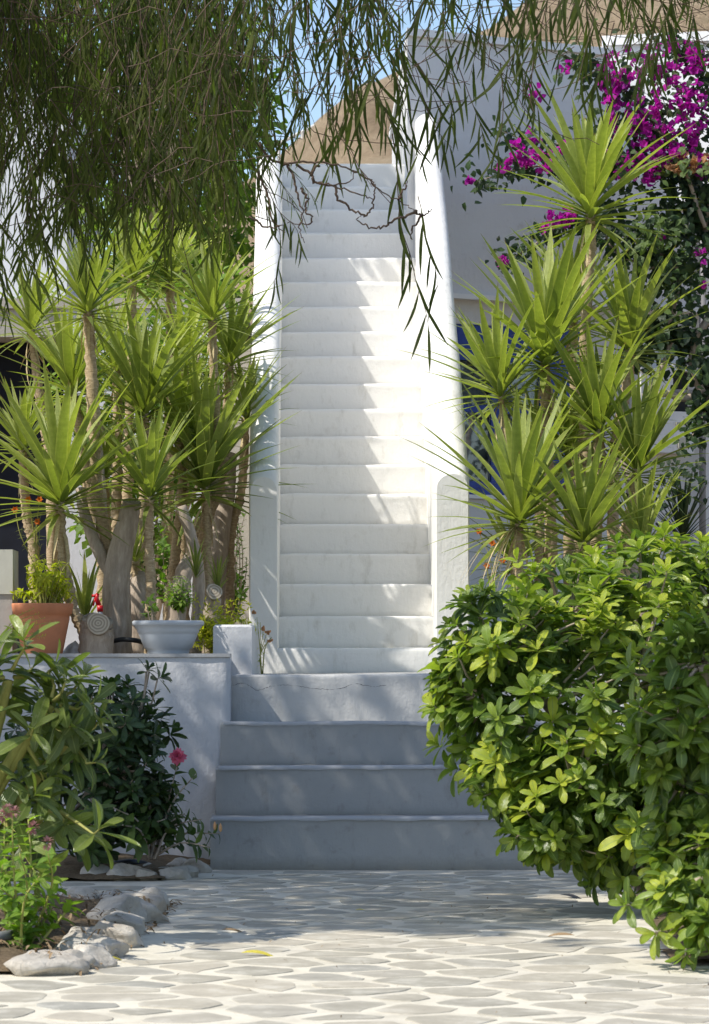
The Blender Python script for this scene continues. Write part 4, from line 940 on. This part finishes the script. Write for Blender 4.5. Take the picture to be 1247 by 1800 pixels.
# succulents, yellow flowered shrub, orange flowers
ys = stemmy('yellow_flowered_shrub', 'bright yellow-green low shrub with tiny yellow flowers behind the end post', 'plant', W(385, 1150, 16.75), pfan(W(392, 1160, 16.85), 75, .18, .31, 81, .3), .05, YGL, 82, 18, .5, .003, 'stemgreen', True, .2)
it = []; r = rnd(83)
for k in range(70): p_ = W(r.uniform(338, 440), 0, 16.8); p_.z = Z(r.uniform(1055, 1085), 16.8)+r.uniform(0, .02); d = Vector((r.gauss(0, 1), -.5, 1)).normalized(); it.append((YGL[k % 3], lmat(p_, d, (0, -1, .4), .022), 1.0))
leaf_mass(it, 'florets', ys)
sc = stemmy('succulent', 'small yellow succulent growing in the gap between end post and white wall', 'plant', W(462, 1182, 17.0), [[W(460, 1185, 17.0), W(458, 1150, 17.0), W(452+k*6, 1085+k*9, 17.0)] for k in range(5)] + [[W(462, 1185, 17), W(466, 1140, 17), W(478, 1120, 17)]], .022, YGL, 84, 18, .35, .004, 'stemgreen', True, .15)
it = []
for (a, b) in ((446, 1080), (462, 1108), (470, 1114), (474, 1128)):
    for k in range(5): it.append((FL['drybract'][0], lmat(W(a+r.uniform(-3, 3), b+r.uniform(-3, 3), 16.95), (r.uniform(-1, 1), -.3, 1), (0, -1, 0), .018), .1))
leaf_mass(it, 'flower_heads', sc)
stemmy('trailing_succulent', 'trailing yellow-green succulent in front of the terracotta pot', 'plant', W(20, 1130, 16.2), [[W(0, 1120, 16.2), W(30+k*3, 1085+k*6, 16.2), W(60+(k % 4)*10, 1070+k*8, 16.2)] for k in range(7)], .024, YGL, 85, 22, .45, .003, 'stemgreen', True, .1)
def cosmos(label, base, flowers, Y, seed):
    root = empty('orange_flower_plant', base, label, 'flower', None); m = MB(); r = rnd(seed)
    for k, (a, b) in enumerate(flowers):
        p1 = W(a, b, Y); m.tube(spath([Vector(base), (Vector(base)+p1)/2+Vector((r.uniform(-.04, .04), 0, .03)), p1], 8), .0025, 4)
        f_ = [(FL['orange'][i % 2], lmat(p1, (math.cos(i*1.05)*.9, -.5, math.sin(i*1.05)*.9), (0, -1, 0), .020), r.random()*.6) for i in range(6)]
        leaf_mass(f_, 'flower', root, kind=None)
    m.build('stems', M['stemgreen'], root, True)
    it = []
    for k in range(60): p_ = Vector(base).lerp(W(*flowers[k % len(flowers)], Y), r.uniform(.2, .75)); d = Vector((r.gauss(0, 1), r.gauss(0, .5), r.gauss(.3, .6))).normalized(); it.append((YL[0], lmat(p_, d, (0, -1, 1), .05, .7), .3))
    leaf_mass(it, 'foliage', root)
cosmos('thin stalks with small orange flowers above the terracotta pot', W(70, 1010, 16.9), [(27, 896), (50, 878), (66, 917), (70, 878)], 16.9, 91)
cosmos('thin stalks with small orange flowers between stair wall and round shrub', W(868, 1060, 17.4), [(856, 994), (842, 934), (866, 955), (884, 985)], 17.4, 92)

# ------------------------------------------------------------------ border stones
def rock(label, x, y, z, sx, sy, sz, seed, group):
    bm = bmesh.new(); bmesh.ops.create_icosphere(bm, subdivisions=4, radius=1); r = rnd(seed); rz = Matrix.Rotation(r.uniform(0, 3.1), 3, 'Z'); pl_ = [(Vector((r.gauss(0, 1), r.gauss(0, 1), r.gauss(.2, .8))).normalized(), r.uniform(.55, .85)) for _ in range(9)]
    for v in bm.verts:
        p_ = v.co.copy()
        for n_, d in pl_:
            e = p_.dot(n_)-d
            if e > 0: p_ -= n_*e*.93
        q = p_ + p_.normalized()*(.14*noise.noise(p_*1.4+Vector((seed, 0, 0)))+.05*noise.noise(p_*4+Vector((0, seed, 0)))+.022*noise.noise(p_*11))
        q = rz @ q; v.co = Vector((q.x*sx, q.y*sy, max(-.55, q.z)*sz))
    me = bpy.data.meshes.new('border_stone'); bm.to_mesh(me); bm.free(); me.polygons.foreach_set('use_smooth', [True]*len(me.polygons)); me.materials.append(M['rock'])
    o = link('border_stone', me, None, (x, y, z+sz*.36)); return setp(o, label, 'stone', group)
G1 = 'pale stones edging the front left bed'; G2 = 'pale stones edging the back left bed'
R1 = [(75, 10.52, 74, 'flat buff stone at the front corner of the left bed'), (128, 10.62, 34, 'rounded white stone beside the front corner stone'), (158, 10.72, 40, 'smooth white stone at the bend of the bed edge'), (150, 11.0, 44, 'tilted pale stone behind the corner stones'), (182, 11.05, 38, 'rounded pale stone where the bed edge turns back'), (150, 11.35, 42, 'low white stone with leaf shadows on it'), (196, 11.45, 46, 'buff stone with brownish patches mid edge'), (168, 11.75, 26, 'small grey stone sitting on the soil side'), (222, 11.95, 42, 'half shaded rounded stone of the bed edge'), (205, 12.3, 46, 'large shaded grey stone standing highest of the row'), (245, 12.45, 44, 'big shaded stone with vertical creases'), (250, 12.85, 36, 'shaded stone second from the inner end'), (262, 13.2, 30, 'last shaded stone at the inner end of the row'), (205, 13.1, 34, 'shaded stone behind the tall grey one'), (140, 13.1, 40, 'dark shaded stone under the leaning shrub')]
for k, (a, Y, w, lab) in enumerate(R1):
    s_ = w/F*Y*1.1; rock(lab, X(a, Y), Y, .0, s_*1.12, s_*1.05, s_*(.40 if k == 0 else .85 if 8 < k < 13 else .66), 200+k, G1)
R2 = [(172, 14.9, 32, 'pale angular stone at the left of the back row'), (200, 15.15, 30, 'pale stone under the dark hose'), (222, 14.85, 36, 'wide low buff stone in the middle of the back row'), (256, 14.82, 28, 'pale pointed stone beside the hibiscus stem'), (310, 14.85, 36, 'flat whitish stone near the grey steps'), (290, 15.1, 20, 'small stone behind the flat whitish one'), (330, 15.0, 26, 'pale rounded stone at the right end of the back row'), (345, 15.35, 30, 'pale stone touching the lowest grey step'), (180, 15.5, 34, 'pale stone against the retaining wall'), (262, 15.3, 22, 'brownish stone at the hibiscus root'), (315, 15.45, 26, 'shaded stone between retaining wall and flat stone')]
for k, (a, Y, w, lab) in enumerate(R2):
    s_ = w/F*Y; rock(lab, X(a, Y), Y, .0, s_, s_*.8, s_*.62, 300+k, G2)
G3 = 'stones edging the right bed'
for k, (a, Y, w, lab) in enumerate([(1075, 15.0, 34, 'pale stone in the shade under the round shrub'), (1112, 14.7, 30, 'second pale stone under the round shrub, nearer the picture edge'), (1150, 14.5, 30, 'third stone under the round shrub, deepest in shade')]):
    s_ = w/F*Y; rock(lab, X(a, Y), Y, 0, s_, s_*.8, s_*.6, 400+k, G3)

# ------------------------------------------------------------------ litter on soil and paving
r = rnd(95); LT = variants('litter_leaf', P_lanc(.22), M['rubber'], 3, nseg=3, fold=.4, curve=.5)
it = []
for k in range(900):
    x = r.uniform(-1.6, -.6); y = r.uniform(10.45, 13.3)
    if inpoly(x, y, BED1): a = r.uniform(0, 6.3); it.append((LT[k % 3], lmat((x, y, .07+.012*r.random()), (math.cos(a), math.sin(a), r.uniform(-.1, .3)), (0, 0, 1), r.uniform(.02, .05)), 0))
for k in range(260):
    t = r.random(); e = BED1[1:7]; i = int(t*5); f_ = t*5-i; x = e[i][0]+(e[i+1][0]-e[i][0])*f_+r.uniform(-.01, .09); y = e[i][1]+(e[i+1][1]-e[i][1])*f_
    a = r.uniform(0, 6.3); it.append((LT[k % 3], lmat((x, y, .009+.01*r.random()), (math.cos(a), math.sin(a), r.uniform(-.05, .2)), (0, 0, 1), r.uniform(.02, .06)), 0))
for k in range(150): x = r.uniform(-.6, 1.5); y = r.uniform(9, 15.4); a = r.uniform(0, 6.3); it.append((LT[k % 3], lmat((x, y, .009), (math.cos(a), math.sin(a), r.uniform(0, .2)), (0, 0, 1), r.uniform(.008, .025)), 0))
leaf_mass(it, 'leaf_litter', None, M['rubber'], label='dry leaf litter on the soil and along the border stones')
for k, (a, b, L, mt, lab, dr_) in enumerate([(425, 1681, .13, 'yellowleaf', 'curled yellow fallen leaf on the sunlit flagstones', (1, .1, .12)), (390, 1640, .11, 'rubber', 'brown fallen leaf at the edge of the shade on the paving', (1, .2, .05)), (178, 1690, .12, 'yellowleaf', 'yellow fallen leaf beside the white border stones', (1, .9, .05)), (985, 1578, .14, 'hose', 'dark twig-like fallen leaf on the shaded paving', (1, -.6, .05)), (625, 1605, .04, 'yellowleaf', 'tiny green-yellow leaf on the shaded paving', (1, 0, .3)), (1010, 1650, .12, 'rubber', 'brown leaf near the low shrub at the shade edge', (-1, .4, .05))]):
    me = leaf_mesh('fallen_leaf', P_lanc(.17), 7, .5, .25, .2, M[mt]); Y = 1.05*F/(b-HZ); root = link('fallen_leaf', me); root.matrix_world = lmat((X(a, Y), Y, .012), dr_, (0, -.5, 1), L); setp(root, lab, 'leaf', 'single fallen leaves on the paving')

# ------------------------------------------------------------------ bougainvillea
bo = empty('bougainvillea', Vector((X(1240, 20.4), 20.4, .93)), 'bougainvillea with masses of magenta flowers climbing over the white house at the upper right', 'climbing plant')
m = MB(); YB = 20.45
m.tube(spath([Vector((X(1120, YB), YB, .93)), W(1110, 880, YB), W(1098, 800, YB), W(1120, 740, YB)], 16), .028, 8, True, .1, 1)
m.tube(spath([W(1120, 740, YB), W(1140, 690, YB), W(1175, 620, YB), W(1180, 560, YB), W(1200, 470, YB)], 20), .02, 7, True, .1, 2)
m.tube(spath([W(1130, 698, YB), W(1170, 692, YB), W(1205, 700, YB), W(1236, 690, YB)], 14), .024, 8, True, .1, 3)
m.tube(spath([W(1236, 692, YB), W(1218, 650, YB), W(1222, 600, YB), W(1245, 560, YB), W(1265, 500, YB), W(1240, 400, YB)], 24), .026, 8, True, .1, 4)
arms = [[(1240, 400), (1225, 330), (1150, 290), (1060, 275), (960, 290), (900, 300), (830, 322)], [(1240, 400), (1200, 300), (1140, 200), (1060, 130), (1000, 110)], [(1200, 470), (1130, 430), (1060, 400), (985, 395), (940, 430), (888, 460)], [(1240, 400), (1260, 250), (1230, 120), (1180, 70)],
        [(1240, 400), (1180, 250), (1100, 220), (1020, 250), (940, 250), (880, 230)], [(1200, 470), (1150, 470), (1080, 440), (1060, 380), (1100, 360)], [(1180, 560), (1130, 620), (1090, 640)], [(1222, 600), (1170, 580), (1130, 560)], [(1250, 650), (1240, 720), (1215, 770)]]
AP = []
for k, a in enumerate(arms):
    P = spath([W(x, y, 20.4+.10*math.sin(k+i)) for i, (x, y) in enumerate(a)], 40); AP.append(P); m.tube(P, [.014*(1-.8*i/(len(P)-1)) for i in range(len(P))], 5, True, .1, k)
m.build('stems', M['bark'], bo, True)
LV = variants('vine_leaf_small', P_ovate(.68), M['vine'], 3, nseg=3, fold=.2, curve=.3)
def bleaf(p_, r, L=.055, t=None): d = Vector((r.gauss(0, 1), r.gauss(-.3, .7), r.gauss(-.5, .8))).normalized(); return (LV[r.randrange(3)], lmat(p_, d, (r.uniform(-.5, .5), -.8, .7), L*r.uniform(.7, 1.25)), r.uniform(0, .35) if t is None else t)
r = rnd(97); lv = []; fl = []
def fcluster(c, n_, s_, L=.043, T='bract', t0=None):
    for k in range(n_):
        q = Vector(c)+Vector((r.gauss(0, s_), r.gauss(0, s_*.6), r.gauss(0, s_))); ax = Vector((r.gauss(0, 1), r.gauss(-.8, .7), r.gauss(.2, .8))).normalized(); e1 = ax.orthogonal().normalized(); t = r.random()*.8 if t0 is None else t0
        for j in range(3): d = ax*.7+(Matrix.Rotation(j*2.094+k, 3, ax) @ e1)*.75; fl.append((FL[T][j % 2], lmat(q, d, ax*-1, L*r.uniform(.8, 1.15), 1.0), t))
for k, P in enumerate(AP):
    for i in range(len(P)):
        for _ in range(9 if k < 4 else 7):
            lv.append(bleaf(P[i]+Vector((r.gauss(0, .05), r.gauss(0, .04), r.gauss(0, .05))), r))
def region(n_, cx, cy, sx, sy, fun, Y=20.35, sY=.12):
    for _ in range(n_): fun(W(r.gauss(cx, sx), r.gauss(cy, sy), Y+r.gauss(0, sY)))
# leafy masses and flower masses
region(520, 1150, 195, 75, 65, lambda p_: lv.append(bleaf(p_, r, .055, r.uniform(.1, .7))), 20.4)
region(250, 1060, 290, 60, 22, lambda p_: lv.append(bleaf(p_, r, .055)), 20.4); region(480, 1215, 350, 36, 45, lambda p_: lv.append(bleaf(p_, r, .06, r.uniform(0, .3))), 20.5)
region(520, 1190, 455, 45, 50, lambda p_: lv.append(bleaf(p_, r, .062, r.uniform(0, .9))), 20.4); region(140, 1150, 410, 22, 16, lambda p_: lv.append(bleaf(p_, r, .055, .8)), 20.3)
region(170, 1190, 580, 45, 45, lambda p_: lv.append(bleaf(p_, r, .07, .1)), 20.4); region(90, 1215, 640, 20, 30, lambda p_: lv.append(bleaf(p_, r, .07, .1)), 20.4); region(70, 1210, 840, 30, 30, lambda p_: lv.append(bleaf(p_, r, .06, .1)), 20.3); region(60, 1130, 880, 30, 25, lambda p_: lv.append(bleaf(p_, r, .05, .0)), 20.3)
region(120, 1190, 290, 40, 10, lambda p_: lv.append(bleaf(p_, r, .055, .9)), 20.25)
for (cx, cy, n_, s_) in [(1080, 165, 14, .06), (1100, 130, 8, .05), (1060, 120, 6, .04), (1150, 110, 10, .05), (1190, 95, 8, .06), (1230, 110, 10, .05), (1140, 180, 12, .07), (1200, 170, 12, .07), (1235, 190, 9, .06), (1120, 230, 16, .06), (1165, 225, 12, .06), (1075, 205, 12, .05), (1150, 280, 16, .06), (1185, 265, 12, .05), (1220, 250, 10, .06), (1240, 290, 6, .04), (1115, 290, 12, .05), (1100, 310, 8, .04), (1040, 245, 6, .05), (1140, 305, 9, .05),
                         (985, 385, 13, .035), (1000, 378, 8, .03), (965, 398, 6, .02), (885, 460, 5, .014), (826, 320, 4, .01), (915, 285, 9, .035), (935, 275, 9, .04), (960, 290, 7, .035), (990, 255, 5, .04), (905, 250, 3, .02), (945, 165, 5, .04), (890, 300, 4, .02), (930, 240, 3, .03), (1160, 415, 1, .01), (1235, 440, 2, .01), (1230, 455, 1, .01), (1245, 500, 2, .02), (1000, 120, 3, .03), (1025, 280, 6, .04)]:
    fcluster(W(cx, cy, 20.22), n_, s_*.85)
for _ in range(150): fcluster(W(r.uniform(1060, 1250), r.uniform(85, 310), 20.3), 1, .02)
nd = len(fl)
dry = []
fl_main = fl; fl = []
for (cx, cy) in ((1185, 288), (1200, 282), (1225, 285), (1215, 298), (1238, 280), (1195, 300)): fcluster(W(cx, cy, 20.2), 4, .02, .045, 'drybract')
dry = fl; fl = fl_main
r.shuffle(fl)
# whole flowers (three bracts) as parts: rebuild a shared mesh per variant
def flower_mesh(T):
    me_ = []
    for v in range(3):
        its = []; rr = rnd(v+7); ax = Vector((0, 0, 1)); e1 = Vector((1, 0, 0))
        for j in range(3): its.append((FL[T][(j+v) % 2], lmat((0, 0, 0), ax*.55+(Matrix.Rotation(j*2.094+rr.uniform(-.2, .2), 3, ax) @ e1)*.8, -ax, rr.uniform(.85, 1.1)), 0))
        o = leaf_mass(its, 'flower'); me = o.data; bpy.data.objects.remove(o); me.name = 'flower'; me_.append(me)
    return me_
FM = flower_mesh('bract'); ind = []
for it_ in fl[:230]: mt = it_[1]; p_ = mt.translation; ax = Vector((r.gauss(0, 1), r.gauss(-.9, .6), r.gauss(.2, .7))); ind.append((FM[r.randrange(3)], lmat(p_, ax.orthogonal(), ax, .045), it_[2]))
leaf_objects(ind, bo, 'flower'); leaf_mass(fl[230:], 'flower_mass', bo); leaf_mass(lv, 'foliage', bo, label='dark green heart-shaped leaves'); leaf_mass(dry, 'dry_flower_mass', bo, label='orange withered flower bracts')

# ------------------------------------------------------------------ leafy tree behind the left garden
BT = variants('back_leaf', P_ovate(.6), M['backtree'], 3, nseg=2, fold=.2, curve=.2)
bt = empty('garden_tree', (-.95, 23.2, .96), 'sunlit bright green leafy tree behind the left garden, seen through the acacia', 'tree')
m = MB(); top = Vector((-.95, 23.2, 3.6)); m.tube(spath([(-.95, 23.2, .94), (-1.0, 23.2, 2.2), top], 12), [.11]*4+[.09]*10, 8, True, .08)
r = rnd(88); it = []
cl = [(W(a, b, 23.0+r.uniform(-.5, .8)), s_) for a, b, s_ in [(180, 80, .5), (300, 60, .5), (400, 120, .42), (240, 180, .5), (350, 220, .45), (180, 330, .34), (260, 320, .45), (350, 350, .42), (410, 300, .36), (420, 400, .32), (300, 430, .42), (200, 440, .32), (140, 120, .4), (60, 40, .4), (380, 480, .32), (240, 500, .35), (430, 200, .33), (60, 560, .22), (100, 600, .18)]]
cl += [(Vector((x, y, z)), s_) for x, y, z, s_ in [(-1.2, 22.4, 6.2, .6), (-.8, 20.9, 6.0, .4), (-1.3, 20.7, 6.1, .5), (-1.8, 20.4, 6.3, .5), (-.75, 20.3, 5.8, .35), (-1.4, 20.1, 6.4, .45), (-1.9, 21.3, 6.5, .6), (-1.2, 21.4, 6.4, .5), (-.9, 20.5, 6.0, .42), (-1.5, 20.6, 6.0, .46), (-1.1, 20.2, 5.9, .38), (-1.1, 20.9, 5.8, .42)]]  # unseen clusters above the frame, added to shade the top steps
for c, s_ in cl:
    m.tube(spath([top, (top+c)/2+Vector((0, 0, .1)), c], 6), [.035, .03, .02, .012, .01, .01, .01], 5, False)
    for _ in range(int(430*(s_/.45)**2)):
        d = Vector((r.gauss(0, 1), r.gauss(0, 1), r.gauss(0, 1))).normalized(); p_ = c+d*s_*r.uniform(.45, 1.05); dd = (d+Vector((r.gauss(0, .6), r.gauss(0, .6), r.gauss(-.2, .6)))).normalized()
        it.append((BT[r.randrange(3)], lmat(p_, dd, d+Vector((0, 0, .7)), r.uniform(.07, .12)), r.uniform(.1, .9)))
m.build('trunk', M['bark'], bt, True); leaf_mass(it, 'crown', bt)

# ------------------------------------------------------------------ weeping acacia hanging over the scene
ac = empty('weeping_acacia', (-4.3, 13.6, -.01), 'weeping acacia with long narrow dark leaves hanging over the top of the view', 'tree')
AL = variants('acacia_leaf', P_lanc(.064), M['acacia'], 5, nseg=5, fold=.08, curve=.25, side=.22)
AL2 = variants('acacia_needle', P_lanc(.045), M['acacia'], 4, nseg=3, fold=.05, curve=.2, side=.25)
m = MB(); fork = Vector((-4.2, 13.6, 2.3))
m.tube(spath([(-4.35, 13.6, -.03), (-4.3, 13.55, 1.1), fork], 14), [.24, .22, .2, .19]+[.18]*20, 12, True, .06)
limbs = [[fork, (-3.4, 13.7, 3.9), (-2.3, 14.3, 4.9), (-1.0, 14.9, 5.2), (-.1, 14.9, 4.9)], [fork, (-3.2, 13.2, 4.2), (-1.8, 13.3, 5.3), (-.2, 13.6, 5.3), (1.3, 13.9, 4.9)], [fork, (-3.6, 12.6, 4.2), (-2.4, 11.6, 5.0), (-.8, 11.2, 4.7), (.8, 11.0, 4.3)], [fork, (-4.4, 14.6, 4.2), (-3.6, 15.2, 5.2), (-2.2, 15.4, 5.2)], [fork, (-3.9, 13.3, 4.4), (-3.6, 13, 5.8), (-3.2, 13.2, 6.6)]]
for k, L_ in enumerate(limbs):
    P = spath(L_, 30); n_ = len(P); m.tube(P, [.11*(1-.78*i/(n_-1))+.01 for i in range(n_)], 8, True, .08, k)
m.build('trunk', M['bark'], ac, True)
r = rnd(99); tw = MB(); near = []; mass = []
def env(px):
    K = [(-60, 490), (0, 470), (60, 430), (120, 385), (200, 370), (260, 385), (330, 375), (400, 380), (450, 370), (490, 330), (540, 275), (600, 240), (650, 225), (700, 205), (760, 170), (820, 190), (860, 180), (900, 170), (950, 140), (1000, 130), (1050, 115), (1120, 105), (1180, 90), (1247, 110), (1320, 120)]
    for (a, b), (c_, d) in zip(K, K[1:]):
        if a <= px <= c_: return b+(d-b)*(px-a)/(c_-a)
    return 120
def twig(p0, zend, sway, leafgap, L, T, tint, rad=.0035, out=None, lean=(0, 0)):
    """one hanging twig: a wandering path down to zend with alternate drooping leaves"""
    p_ = Vector(p0); d = Vector((sway*r.uniform(-1, 1)+lean[0], r.uniform(-.3, .3)+lean[1], -1)).normalized(); P = [p_.copy()]; step = .09
    while p_.z > zend and len(P) < 40:
        d = (d+Vector((r.gauss(0, .16), r.gauss(0, .10), -.06))).normalized(); p_ = p_+d*step; P.append(p_.copy())
    if len(P) < 3: return
    n_ = len(P); tw.tube(P, [rad*(1-.7*i/(n_-1)) for i in range(n_)], 3, False)
    s_ = 0.0; tot = (n_-1)*step
    while s_ < tot:
        f_ = s_/step; i = min(n_-2, int(f_)); q = P[i].lerp(P[i+1], f_-i); dd = (P[i+1]-P[i]).normalized()
        a = r.uniform(0, 6.28); sd_ = Vector((math.cos(a), math.sin(a)*.7, 0)); dl = (dd*.55+sd_*r.uniform(.15, .75)+Vector((0, 0, -.55))).normalized()
        (out if out is not None else mass).append((T[r.randrange(len(T))], lmat(q, dl, (r.uniform(-.5, .5), -1, .3), L*r.uniform(.6, 1.25)), max(0, tint+r.uniform(-.15, .15)))); s_ += leafgap*r.uniform(.5, 1.5)
# dense left curtain
for k in range(335):
    px = r.uniform(-90, 475); Y = r.uniform(14.3, 15.75); ye = env(px)+20-380*r.random(); top_ = r.uniform(-260, 120)
    if ye < top_+60: ye = top_+80
    twig(W(px, top_, Y), Z(ye, Y), .5, .026, r.choice((.08, .11, .14)), AL if k % 2 else AL2, r.choice((.05, .3, .6, .9)), lean=(-.25 if px > 380 else 0, 0))
for k in range(70):
    px = r.uniform(-60, 430); Y = r.uniform(14.2, 14.8); ye = env(px)+r.uniform(-60, 60); twig(W(px, ye-r.uniform(90, 220), Y), Z(ye, Y), .6, .030, .14, AL, r.choice((.1, .5, .8)))
# airy right half
for k in range(95):
    px = r.uniform(470, 1300); Y = r.uniform(13.2, 14.9); w_ = .55 if px < 900 else .8; ye = env(px)+r.uniform(-190, 30); top_ = r.uniform(-280, -40)
    twig(W(px, top_, Y), Z(ye, Y), .75, .046, r.choice((.12, .15, .19)), AL, r.choice((0, .1, .3)), .0032)
# crossing fine twigs
for k in range(150):
    px = r.uniform(-40, 1280); Y = r.uniform(13.6, 15.2); yy = r.uniform(-60, env(px)-10); p_ = W(px, yy, Y); d = Vector((r.choice((-1, 1)), 0, r.uniform(-.6, .2))).normalized(); P = [p_]
    for _ in range(r.randint(4, 9)): d = (d+Vector((r.gauss(0, .3), r.gauss(0, .1), r.gauss(-.05, .3)))).normalized(); P.append(P[-1]+d*.07)
    tw.tube(P, .0022, 3, False)
# distinct hanging strands read from the picture
def strand(pix, Y, leaves, rad=.003, L=.19):
    P = spath([W(a, b, Y+.0005*(b-200)) for a, b in pix], 6*len(pix)); n_ = len(P); tw.tube(P, [rad*(1-.6*i/(n_-1)) for i in range(n_)], 4, False)
    for k in range(leaves):
        t = .12+.86*(k+.5)/leaves; f_ = t*(n_-1); i = min(n_-2, int(f_)); q = P[i].lerp(P[i+1], f_-i); dd = (P[i+1]-P[i]).normalized(); s_ = -1 if k % 2 else 1
        dl = Vector((s_*r.choice((.05, .15, .3, .5)), r.uniform(-.3, .1), -1)).normalized(); near.append((AL[r.randrange(5)], lmat(q, dl, (r.uniform(-.4, .4), -1, .2), L*r.uniform(.75, 1.1)), r.uniform(0, .3)))
strand([(690, 235), (698, 290), (700, 340), (706, 400), (722, 450), (733, 500), (748, 545), (756, 590)], 14.3, 13, .0035, .24)
strand([(735, 345), (742, 372), (750, 420), (765, 470), (772, 520)], 14.3, 6, .0025, .22)
strand([(715, 100), (745, 180), (770, 230), (795, 260)], 14.2, 9); strand([(800, 100), (830, 180), (845, 220), (850, 250)], 14.0, 9, .003, .18); strand([(700, 90), (715, 150), (705, 200), (700, 235)], 14.2, 8)
strand([(880, 110), (885, 180), (880, 240), (868, 280)], 14.0, 8, .003, .17); strand([(940, 90), (935, 150), (948, 200)], 13.9, 7, .003, .17); strand([(1080, 40), (1060, 110), (1040, 160)], 13.9, 8); strand([(1170, 30), (1150, 90), (1120, 130)], 13.9, 8)
strand([(640, 110), (625, 190), (640, 250)], 14.3, 8); strand([(590, 150), (575, 220), (560, 270)], 14.3, 8, .003, .15); strand([(470, 330), (490, 370), (520, 400), (530, 430)], 14.4, 9, .003, .16); strand([(450, 380), (490, 400), (490, 470), (480, 500)], 14.4, 7, .0025, .14); strand([(640, 60), (660, 130), (680, 190), (676, 240)], 14.2, 9)
for pix in [[(455, 250), (480, 282), (520, 285), (560, 286), (600, 292), (640, 310), (668, 334), (700, 352), (730, 372)], [(500, 285), (512, 300), (520, 330), (524, 350), (530, 372), (528, 400), (531, 425)], [(520, 286), (560, 320), (590, 328), (640, 345), (658, 350)], [(590, 330), (596, 350), (620, 370), (645, 378), (655, 360), (660, 335), (655, 318), (620, 300)], [(735, 372), (700, 385), (675, 398), (650, 398), (630, 388), (634, 378)], [(560, 288), (548, 310), (560, 325), (610, 320), (625, 300)], [(528, 330), (540, 350), (538, 370), (550, 385), (540, 395), (505, 390)], [(700, 352), (712, 330), (716, 316)], [(450, 300), (470, 340), (478, 380), (500, 410)], [(440, 380), (470, 400), (500, 395)], [(745, 375), (728, 400), (722, 420)], [(730, 372), (745, 378), (758, 366)]]:
    P = spath([W(a, b, 14.3) for a, b in pix], 5*len(pix)); P = [q+Vector((r.gauss(0, .004), r.gauss(0, .01), r.gauss(0, .004))) for q in P]; tw.tube(P, [.0065*(1-.7*i/(len(P)-1)) for i in range(len(P))], 5, False)
# crown outside the picture that shades paving and grey steps
XL = variants('crown_leaf', P_lanc(.16), M['acacia'], 3, nseg=2, fold=.1, curve=.2)
cnt_ = 0; tries = 0
while cnt_ < 12500 and tries < 160000:
    tries += 1; gx = r.uniform(-1.7, 1.75); gy = r.uniform(11.35, 16.85); z = r.uniform(4.0, 6.3)
    lim = 1.10 if gy < 13.95 else 1.75
    if gx > lim: continue
    if gy < 12.15 and noise.noise((gx*2.2, gy*3.5, 5)) < .10+(12.15-gy)*.25: continue
    if gy > 16.45 and noise.noise((gx*3, gy*3, 2)) < .05: continue
    if noise.noise((gx*2.6, gy*2.6, z*.15)) < -.55: continue
    x = gx-z*(-SUN.x/SUN.z)*1.0; y = gy+z*(SUN.y/SUN.z)
    p_ = Vector((x, y, z))
    if inframe(p_, 25): continue
    dl = Vector((r.gauss(0, .5), r.gauss(0, .5), -1)).normalized(); mass.append((XL[cnt_ % 3], lmat(p_, dl, (SUN.x+r.gauss(0, .4), SUN.y+r.gauss(0, .4), SUN.z), r.uniform(.14, .26), 1.4), .2)); cnt_ += 1
cnt_ = 0  # unseen leaf cluster added above the frame to shade the dark foreground shrub
while cnt_ < 1500:
    gx = r.uniform(1.35, 2.6); gy = r.uniform(10.95, 11.75); z = r.uniform(3.6, 4.6); x = gx-z*(-SUN.x/SUN.z); y = gy+z*(SUN.y/SUN.z); p_ = Vector((x, y, z)); cnt_ += 1
    if inframe(p_, 25): continue
    mass.append((XL[cnt_ % 3], lmat(p_, Vector((r.gauss(0, .5), r.gauss(0, .5), -1)).normalized(), SUN+Vector((r.gauss(0, .3), 0, 0)), r.uniform(.14, .24), 1.4), .2))
tw.build('twigs', M['greybark'], ac, True, kind='stuff')
vis = [i for i in range(len(mass)) if inframe(mass[i][1].translation, -10)]; r.shuffle(vis); pick = set(sorted(vis, key=lambda i: -mass[i][1].to_scale()[1]*(1+.3*r.random())/mass[i][1].translation.y)[:max(0, 295-len(near))])
near += [mass[i] for i in pick]; leaf_objects(near[:298], ac); leaf_mass([mass[i] for i in range(len(mass)) if i not in pick], 'foliage', ac)
